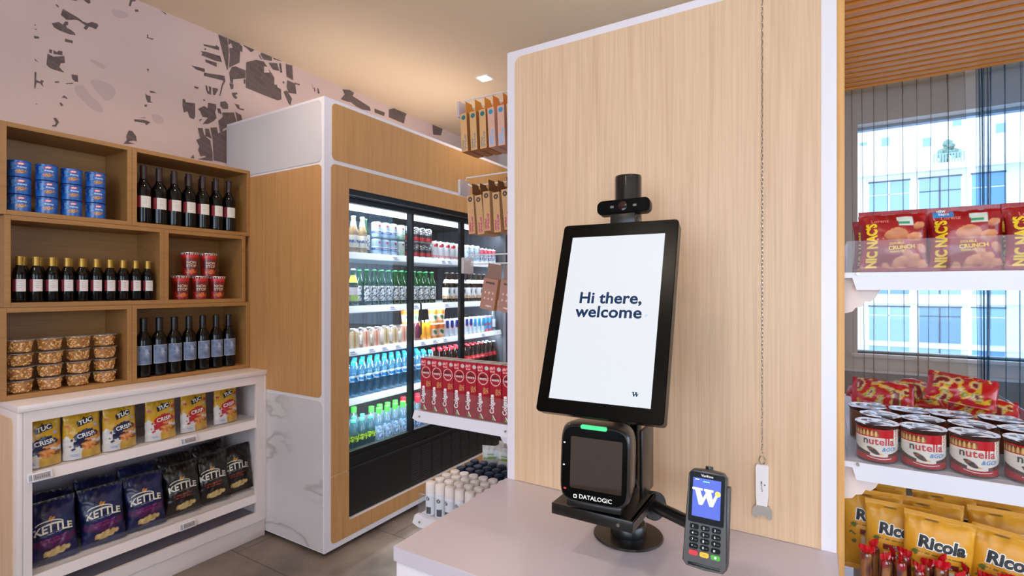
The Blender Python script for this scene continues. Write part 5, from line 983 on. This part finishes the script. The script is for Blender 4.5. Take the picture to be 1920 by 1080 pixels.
def roller(navy):
    def f():
        o = empty('deodorant_roller'); R = .0165; cm = mat('cap_navy_matt', '#20304c', .45) if navy else mat('cap_cream_matt', '#efe6e4', .45)
        pt = (lambda a, z, r: C('#1f4f9c')) if navy else (lambda a, z, r: C('#3c3f48') if inrect(a*R, z, .002, .017, .0085, .011) else (C('#3a3d48') if inell(a*R, z, .0, .053, .0065, .0065) and not inell(a*R, z, 0, .053, .0025, .003) else C('#e9ebf3')))
        b = MB(); b.lathe([(R*.9, 0)]+[(R, .002+.0022*i) for i in range(32)], 40, 0, pt); b.build('bottle', printed('bottle_label', .4), o, ang=60)
        b = MB(); b.lathe([(R*.98, .0706), (R*1.0, .072), (R*.97, .096), (R*.93, .100), (R*.6, .1025)], 32); b.build('cap', cm, o); return o
    return f
K1, K2 = Kind(roller(False), 'deodorant'), Kind(roller(True), 'deodorant')
for q in range(7):
    for i in range(8):
        k_ = K1 if q < 4 else K2
        k_.put((-1.062+.0385*i+.004*(q % 2), 1.252+.040*q, LS[2]+.0005), .3*math.sin(i*2+q), '%s %s deodorant roller, row %s from the front' % (nth(i, 8), 'white' if q < 4 else 'navy-capped', ('one', 'two', 'three', 'four', 'five', 'six', 'seven')[q]), 'white deodorant rollers on the lowest shelf' if q < 4 else 'navy-capped rollers on the lowest shelf')
def pouch():
    o = empty('wipes_pouch')
    def p(x, z):
        if inrect(x, z, 0, .092, .026, .004, .1, .004) or inrect(x, z, .0, .105, .014, .0015): return C('#8ea63e')
        if z > .118: return C('#d6cdc6')
        return mixc(C('#cdd3d6'), C('#e4e4e2'), z/.12)
    bag('printed_bag', .070, .135, .034, p, None, gusset=True, nu=24, nzz=30, seed=21, parent=o, wr=.004); return o
K = Kind(pouch, 'pouch')
for i, (x, y, a) in enumerate(((-1.045, 1.575, .3), (-.985, 1.58, -.1), (-.915, 1.565, .05), (-.845, 1.575, .15), (-1.02, 1.65, .2), (-.94, 1.645, -.1), (-.87, 1.655, .2))):
    K.put((x, y, LS[2]+.0005), a, 'white and green pouch, %s in the %s row' % (nth(i, 4) if i < 4 else nth(i-4, 3), 'front' if i < 4 else 'back'), 'white pouches behind the deodorants')
# ---- peg hooks with hanging cartons
def peghook(z, y, label, x1=-.955):
    o = empty('peg_hook'); o.location = (GX0, y, z)
    b = MB(); L_ = GX0-x1
    b.tube([(0, 0, .0), (-L_+.02, 0, 0), (-L_+.008, 0, .008)], .0022, 8); b.tube([(0, 0, .028), (-L_, 0, .028), (-L_-.002, 0, .02)], .0022, 8); b.build('wire', mat('hook_wire', '#eceaf0', .3, .2), o)
    b = MB(); b.box(-.03, -.012, -.02, .0, .012, .04, bev=.002); b.build('clip', WHITE2, o)
    b = MB(); b.box(-L_-.012, -.028, -.030, -.003-L_, .028, .020, bev=.002); b.build('ticket_holder', glass('ticket_plastic', (.95, .93, .95), .15, opaque=.45, ocol=(.92, .86, .88)), o)
    b = MB(); b.box(-L_-.0145, -.022, -.026, -.0125-L_, .022, .012); b.build('ticket', mat('ticket_white', '#f0eef4', .6), o, smooth=False)
    return tag(o, label, 'hook', 'peg hooks on the left of the gondola')
def hangbox(kind):
    def f():
        o = empty('hanging_carton'); w, d, h = .0235, .085, .118   # w along the hook, d across
        base = {'y': '#d8a46c', 'p': '#d9a692', 'k': '#c79a6c'}[kind]; dot = {'y': '#1f6f78', 'p': '#2f8fb4', 'k': '#2e2724'}[kind]; txt = {'y': '#8f8a86', 'p': '#7fb4e6', 'k': '#b8506c'}[kind]
        def paint(x, z):
            if inell(x, z, .0, h-.013, .0075, .0075): return C(dot) if kind != 'k' or not inell(x, z, 0, h-.013, .003, .0035) else C('#a8866a')
            if z < .052 and (-.008 < x < -.002 or .001 < x < .008) and (x > 0 or z < .036) and nz(x, z, 240) > -.12 and z > .004: return C(txt)
            return C(base)
        V = []; CC = []; nu, nv = 20, 90
        for j in range(nv+1):
            for i in range(nu+1): x = -w/2+w*i/nu; z = h*j/nv; V.append((x, -d/2, z-h)); CC.append(paint(x, z))
        F = [(j*(nu+1)+i, j*(nu+1)+i+1, (j+1)*(nu+1)+i+1, (j+1)*(nu+1)+i) for j in range(nv) for i in range(nu)]
        b = MB(); b.add(V, F, 0, CC); b.box(-w/2, -d/2+.0002, -h, w/2, d/2, 0, 0, col=C('#b8783c' if kind == 'y' else base)); b.build('carton', PRP, o, smooth=False)
        b = MB(); t = .0008; P = [(-d/2, 0), (-d/2, .034), (-.010, .034), (-.006, .022), (.006, .022), (.010, .034), (d/2, .034), (d/2, 0)]
        b.prism(P, 0, w/2-.002, w/2-.002+t); b.build('hang_flap', mat('flap_'+kind, {'y': '#e8a33c', 'p': '#e8923c', 'k': '#7a4a20'}[kind], .6), o, smooth=False)
        return o
    return f
Ky, Kp, Kk = Kind(hangbox('y'), 'hanging carton'), Kind(hangbox('p'), 'hanging carton'), Kind(hangbox('k'), 'hanging carton')
peghook(2.035, 1.300, 'white wire peg hook carrying the yellow-flapped cartons, topmost on the gondola', -.962)
for i, (x, k_, a) in enumerate(((-.935, Ky, .0), (-.900, Ky, .02), (-.865, Ky, -.02), (-.835, Kp, .03), (-.800, Kp, 0), (-.768, Ky, 0))):
    k_.put((x, 1.296, 2.005), 0, 'tan hanging carton, %s on the topmost peg hook' % nth(i, 6), 'hanging cartons on the topmost peg hook', ry=-.05-.02*math.sin(i*3))
peghook(1.790, 1.300, 'white wire peg hook carrying the brown kraft cartons, second from the top', -.958)
for i, x in enumerate((-.910, -.880, -.851, -.817, -.786, -.757)):
    Kk.put((x, 1.296, 1.752+(0, -.003, .006, 0, .006, 0)[i]), 0, 'brown kraft carton with pink print, %s on the second peg hook' % nth(i, 6), 'kraft cartons on the second peg hook', ry=-.07-.03*math.sin(i*2))
peghook(1.545, 1.300, 'white wire peg hook holding two rosy brown cartons, lowest one', -.945)
def cookie():
    o = empty('hanging_carton'); w, d, h = .050, .018, .095
    def paint(x, z):
        for k in range(3):
            for q in range(2):
                if inell(x, z, -.013+.013*k, .052-.018*q, .003, .0035): return C('#d9b8a8')
        if inrect(x, z, 0, .082, .015, .003, 0, .002, 300): return C('#5a3c34')
        if inrect(x, z, .004, .012, .010, .002, 0, .002, 300): return C('#e0c8c0')
        return C('#a87868')
    V = []; CC = []; nu, nv = 40, 60
    for j in range(nv+1):
        for i in range(nu+1): x = -w/2+w*i/nu; z = h*j/nv; V.append((x, -d/2, z-h)); CC.append(paint(x, z))
    F = [(j*(nu+1)+i, j*(nu+1)+i+1, (j+1)*(nu+1)+i+1, (j+1)*(nu+1)+i) for j in range(nv) for i in range(nu)]
    b = MB(); b.add(V, F, 0, CC); b.box(-w/2, -d/2+.0002, -h, w/2, d/2, 0, 0, col=C('#b87c3c')); b.build('carton', PRP, o, smooth=False)
    b = MB(); b.box(-w/2, d/2-.002, 0, w/2, d/2-.001, .045); b.build('hang_flap', mat('flap_clear', '#8a6a5e', .4), o, smooth=False); return o
K = Kind(cookie, 'hanging carton')
for i, (x, z) in enumerate(((-.852, 1.498), (-.788, 1.492))): K.put((x, 1.290, z), .08+.1*i, 'rosy brown carton with pale dots, %s of two hanging on the lowest hook' % ('left', 'right')[i], 'rosy brown cartons on the lowest hook', ry=.16)
# ================================================================ goods on the right side of the gondola
def nicnac(var):
    def f():
        o = empty('peanut_bag'); w, h = .112, .125; red = C('#a40816'); rd = C('#780610')
        def paint(x, z):
            if z > h-.008 or z < .006: return rd if int(x*600) % 2 else red
            if var == 1 and inrect(x, z, -.032, .114, .016, .009): return C('#2f86c8')
            if inrect(x, z, .020, .100, .0125, .0095, .04): 
                return C('#3f9a6c') if inrect(x, z, .018, .096, .009, .003) else C('#cfd8cf')
            for k, (cx, cz, rx) in enumerate(((.004, .072, .020), (.034, .066, .014), (.042, .090, .010), (.010, .016, .015), (.032, .020, .014), (.046, .010, .013), (-.012, .008, .010), (.046, .044, .010), (.022, .034, .010))):
                if inell(x, z, cx, cz, rx, rx*.68, .3*k, .15, 60): return mixc(C('#9c4a24'), C('#e0986a'), .55+(z-cz)*30+nz(x, z, 80)*.4)
            return mixc(rd, red, .6+nz(x, z, 20))
        def deco(b, fm):
            b.text("NIC NAC'S", -.036, .052, .0235, 3, fm, rot=PI/2, bold=.05, step=.005, sx=.80)
            b.text('Lorenz', -.022, .102, .0105, 7, fm, bold=.01, step=.005, shear=.1)
            b.text('DOUBLE', .004, .054, .0065, 3, fm, bold=.02, step=.005, rot=.05); b.text('CRUNCH', .012, .0455, .0105, 3, fm, bold=.035, step=.005, rot=.08); b.text('PEANUTS', .004, .0375, .0055, 3, fm, bold=.02, step=.005, rot=.05)
            if var == 1: b.text('NEW', -.034, .117, .006, 1, fm, bold=.03); b.text('TASTE', -.031, .1105, .006, 1, fm, bold=.03)
        bag('printed_bag', w, h, .040, paint, deco, seed=31+var, parent=o, wr=.0035, nu=60, nzz=70, mats=[PR, INK_W, INK_K, mat('bag_yellow', '#f0c814', .35), INK_R, INK_N, INK_B, mat('bag_pink', '#e88a80', .4)]); return o
    return f
KA, KBn = Kind(nicnac(0), 'peanut bag'), Kind(nicnac(1), 'peanut bag')
KA.put((.125, 1.262, RS[1]+.0008), .02, 'red peanut bag at the left end of the front row, top right shelf', 'red peanut bags on the top right shelf', rx=-.10)
KBn.put((.235, 1.268, RS[1]+.0008), -.03, 'red peanut bag with a blue corner flash, second in front row', 'red peanut bags on the top right shelf', rx=-.10)
KA.put((.345, 1.266, RS[1]+.0008), .05, 'red peanut bag at the right end of the front row, top right shelf', 'red peanut bags on the top right shelf', rx=-.08)
for i, (x, y, a) in enumerate(((.13, 1.335, .1), (.24, 1.34, -.1), (.345, 1.335, .1), (.12, 1.42, -.1), (.23, 1.42, .1), (.34, 1.42, 0))):
    KA.put((x, y, RS[1]+.0008), a, 'red peanut bag, %s in the %s row behind the front bags' % (('left', 'middle', 'right')[i % 3], ('second', 'third')[i//3]), 'red peanut bags on the top right shelf', rx=-.12)
def nutella():
    o = empty('hazelnut_cup'); R = .0345; H = .068; red = C('#b40a18'); cream = C('#e6dccf'); br = C('#4a2412')
    def paint(a, z, r):
        x = a*R
        if abs(a) > 1.95: return C('#7a4a2a')
        if z < .004: return br
        if z < .0135-.0045*math.cos(a*1.3)+.004: return C('#a80814')
        if z < .020-.004*math.cos(a*1.2)+.006*abs(a): return br if abs(a) > .45 else cream
        if inell(x, z, -.010, .024, .012, .0048, -.55): return C('#3a1a0c') if nz(x, z, 200) > -.2 else C('#7a4a30')
        if inell(x, z, .009, .014, .015, .0026, -.5): return C('#dca96a')
        if .052+.001*x < z < .064 and x < -.001: return mixc(C('#8a5a2c'), C('#e6bc7c'), .5+.5*math.sin(x*900)) if z < .060+.003*math.sin(x*900) else C('#7a3a1c')
        if z > .050 and x < .027: return red
        if x > .0265 and z > .042-.5*(x-.031): return C('#efe6dc') if not (.030 < x < .034 and nz(x, z, 400) > 0) else C('#b06a4a')
        if abs(x-.0255) < .0008 and z > .038: return C('#6a3a26')
        return cream
    b = MB(); b.lathe([(R*.93, 0), (R*.98, .0015)]+[(R, .003+i*.00095) for i in range(68)], 180, 0, paint); fm = cyl_map(R)
    b.text('n', -.0225, .0425, .0195, 2, fm, bold=.022, step=.003); b.text('utella', .0045, .0425, .0195, 4, fm, bold=.022, step=.003, sx=.97, space=1.06)
    b.text('&GO!', .0165, .0285, .0105, 6, fm, bold=.012, step=.003, shear=.3, rot=.05)
    for k in range(16): b.add([fm(-.020+k*.0026+dx, .0085+dz+.0025*((k-8)/8)**2, .0005) for dx, dz in ((0, 0), (.0019, 0), (.0019, .0012), (0, .0012))], [(0, 1, 2, 3)], 1)
    b.build('cup', [printed('plastic_print', .25, coat=.4), INK_W, INK_K, INK_Y, mat('logo_red', '#c4101c', .4), INK_N, INK_B], o, ang=60)
    V = []; n = 72; CC = []
    for j in range(13):
        rr = .0368*(1-j/12.)**.9 if j else .0368
        for i in range(n):
            a = 2*PI*i/n; x, y = rr*math.cos(a), rr*math.sin(a); z = .0735+.0016*math.exp(-((rr-.034)/.004)**2)+.0030*nz(x, y, 42, 3)*min(1, (.0405-rr)/.006)+.0022*math.sin(3*a+rr*160)*min(1, (.0405-rr)/.01)*(rr/.04)
            V.append((x, y, z)); CC.append(C('#aab4cc') if nz(x, y, 110, 2) > .25 else (C('#c48a78') if nz(x, y, 90, 8) > .33 else C('#f0f2fa')))
    F = [(j*n+i, j*n+(i+1) % n, (j+1)*n+(i+1) % n, (j+1)*n+i) for j in range(12) for i in range(n)]
    b = MB(); b.add(V, F, 0, CC); b.build('foil_lid', printed('foil_print', .4, coat=.2), o, ang=80)
    b = MB(); b.lathe([(R, .0675), (.0358, .0705), (.0368, .0728), (.0362, .0733)], 60); b.build('rim', mat('rim_brown', '#3a1c12', .3), o); return o
K = Kind(nutella, 'dip cup')
xs = (.098, .1715, .246, .323)
for q in range(3):
    for i, x in enumerate(xs):
        ang = (.04, .02, -.02, .03)[i]+(0, .8, 2.1, 1.2)[q]
        K.put((x+(.0, .012, -.004, .014)[q], 1.262+.082*q, RS[2]+.0008), ang*1, 'round dip cup with foil lid, %s of row %s from the front' % (nth(i, 4), ('one', 'two', 'three', 'four')[q]), 'foil-lidded dip cups on the middle right shelf', rx=(0, -.02, .03, -.04)[q]*(1 if i % 2 else -.6) if q else 0)
def gummi(var):
    def f():
        o = empty('gummy_bag'); pal = [C('#b00a14'), C('#d8a020'), C('#5a8a2c'), C('#e86a2c'), C('#7a1c14'), C('#caa878')]
        def paint(x, z):
            if abs(x) > .055: return C('#b0101a')
            k = nz(x, z, 50, var*3)
            return pal[0] if k > .05 else (pal[1] if k > -.08 else (pal[2] if k > -.14 and z < .04 else (pal[5] if k > -.3 else pal[4])))
        def deco(b, fm):
            if var == 0: b.text('Smarties' if False else 'Snack Pack', 0, .035, .013, 1, fm, bold=.02, step=.004)
        bag('printed_bag', .130, .075, .035, paint, None, seed=41+var, parent=o, wr=.007, nu=40, nzz=30, crimp=.004, pinch=.0); return o
    return f
Kg, Kh = Kind(gummi(0), 'candy bag'), Kind(gummi(1), 'candy bag')
for i, (k_, x, y, z, a, rx, ry) in enumerate(((Kg, .135, 1.60, .09, -.05, -.75, .05), (Kh, .285, 1.600, .13, -.12, -.45, .14), (Kg, .20, 1.69, .10, .3, -1.1, -.1), (Kh, .14, 1.66, .03, .1, -1.2, .1), (Kg, .34, 1.66, .04, -.2, -1.0, 0), (Kh, .22, 1.72, .045, .2, -1.2, .0), (Kg, .33, 1.78, .03, .1, -1.2, .1), (Kh, .13, 1.80, .03, -.1, -1.2, .1))):
    k_.put((x, y, RS[2]+z*.5), a, 'shiny red candy bag %s' % ('lying behind the left dip cups', 'propped highest behind the right dip cups', 'in the middle of the candy heap', 'flat at the left back of the tray', 'flat at the right back of the tray', 'at the centre back of the tray', 'in the far right corner of the tray', 'in the far left corner of the tray')[i], 'red candy bags at the back of the middle tray', rx=rx, ry=ry)
def ricola():
    o = empty('herb_drop_bag'); w, h = .112, .175; yl = C('#e8a422'); yd = C('#d6901c')
    def paint(x, z):
        if inrect(x, z, .004, .0855, .030, .0062): return C('#7c1c1c')
        if inell(x, z, .010, .060, .0085, .006, .1, .3, 150): return C('#5a2414') if not inell(x, z, .010, .061, .0035, .0022) else C('#a8583c')
        if inrect(x, z, .006, .045, .029, .030): return C('#dccbb8')
        if inell(x, z, -.038, .098, .007, .004, .7, .9, 200) or inell(x, z, -.040, .080, .006, .003, -.5, .9, 200) or inell(x, z, .044, .092, .006, .006, .3, .8, 200) or inell(x, z, -.038, .062, .006, .004, .3, .8, 200): return C('#5f6a2c')
        if inrect(x, z, .002, .1005, .042, .0013, 0, .0012, 500) and nz(x, z, 500) > -.2: return C('#6a4a1c')
        return mixc(yd, yl, .6+.8*nz(x, z, 16))
    def deco(b, fm):
        b.text('Ricola', .003, .1205, .0305, 1, lambda x, z: fm(x, z, .0010), bold=.10, step=.005, shear=.15); b.text('Ricola', .003, .1205, .0305, 2, lambda x, z: fm(x, z, .0016), bold=.045, step=.005, shear=.15)
        b.text('ORIGINAL', .004, .0880, .0052, 1, fm, bold=.0, step=.005); b.text('KRÄUTERZUCKER', .004, .0828, .0050, 1, fm, step=.005)
        b.poly([(-.012+.012*math.cos(t)*1.0, .163+.0018*math.sin(t)) for t in [k*PI/6 for k in range(12)]], 6, lambda x, z: fm(x, z, .0016))
    bag('printed_bag', w, h, .036, paint, deco, seed=51, parent=o, wr=.003, nu=60, nzz=80, mats=[printed('matt_film', .4), INK_W, INK_K, INK_Y, INK_R, INK_N, mat('punch_hole', '#8a5c14', .6), INK_G]); return o
K = Kind(ricola, 'sweet bag')
for i, (x, y, z, a, rx) in enumerate(((.100, 1.365, .845, .05, -.10), (.136, 1.322, .840, .0, -.12), (.192, 1.286, .842, -.05, -.12), (.292, 1.300, .832, -.10, -.12))):
    K.put((x, y, z), a, 'yellow herb drop bag, %s in the front row' % nth(i, 4), 'yellow herb drop bags on the lowest right shelf', rx=rx, ry=(0, .02, .06, .10)[i])
for i, (x, y, z, a) in enumerate(((.115, 1.425, .842, .1), (.20, 1.372, .842, -.05), (.320, 1.385, .842, .0), (.235, 1.440, .842, .0), (.345, 1.450, .835, -.1))):
    K.put((x, y, z), a, 'yellow herb drop bag %s' % ('at the left of the row behind the front bags', 'behind the two middle front bags', 'behind the rightmost front bag', 'furthest back against the fence', 'at the right end of the back row')[i], 'yellow herb drop bags on the lowest right shelf', rx=-.14)
b = MB(); b.box(.07, 1.305, RS[3], .40, 1.50, RS[3]+.078, bev=.002); o = empty('display_carton'); b.build('carton', mat('carton_grey', '#b9a58c', .7), o, smooth=False); tag(o, 'cardboard riser under the yellow herb drop bags on the lowest shelf', 'carton')
def stick():
    o = empty('wafer_stick'); rnd = random.Random(3)
    b = MB(); b.lathe(zs([(.0085, .0), (.0100, .004), (.0100, .180), (.008, .184)], .006), 14, 0, lambda a, z, r: mixc(C('#4a1810'), C('#9a6030'), .5+1.3*nz(a*.02, z, 45, 2)) if nz(a*.01, z, 30, 9) > -.12 else C('#8e0c14')); b.build('wrapped_roll', printed('cellophane', .15, coat=.8), o)
    b = MB(); n = 10
    V = [(x, .002*math.sin(x*900+z*100), z) for z in (.182, .190, .198) for x in [(-.5+i/n)*(.012 if z < .185 else .026) for i in range(n+1)]]
    F = [(j*(n+1)+i, j*(n+1)+i+1, (j+1)*(n+1)+i+1, (j+1)*(n+1)+i) for j in range(2) for i in range(n)]
    V2 = [(x, y+.0008, z) for x, y, z in V]; b.add(V+V2, F+[tuple(k+len(V) for k in f[::-1]) for f in F]); b.build('twist_end', mat('wrapper_red', '#c4101c', .2, coat=.5), o); return o
K = Kind(stick, 'wafer stick')
k = 0
for q in range(2):
    for i in range(11):
        x = .080+.0285*i+.012*q; hgt = (.012, -.004, .004, -.022, .010, -.016, -.030, -.012, -.034, -.006, -.02)[i]-.020*0
        K.put((x, 1.242+.030*q, RS[3]+.001), .8*i+q, 'wafer stick in red cellophane, %s of the %s row' % (nth(i, 11), ('front', 'second')[q]), 'cellophane wafer sticks in front of the herb bags', rx=.02*math.sin(i*2), ry=.03*math.sin(i*3+q), sc=1+hgt*2)
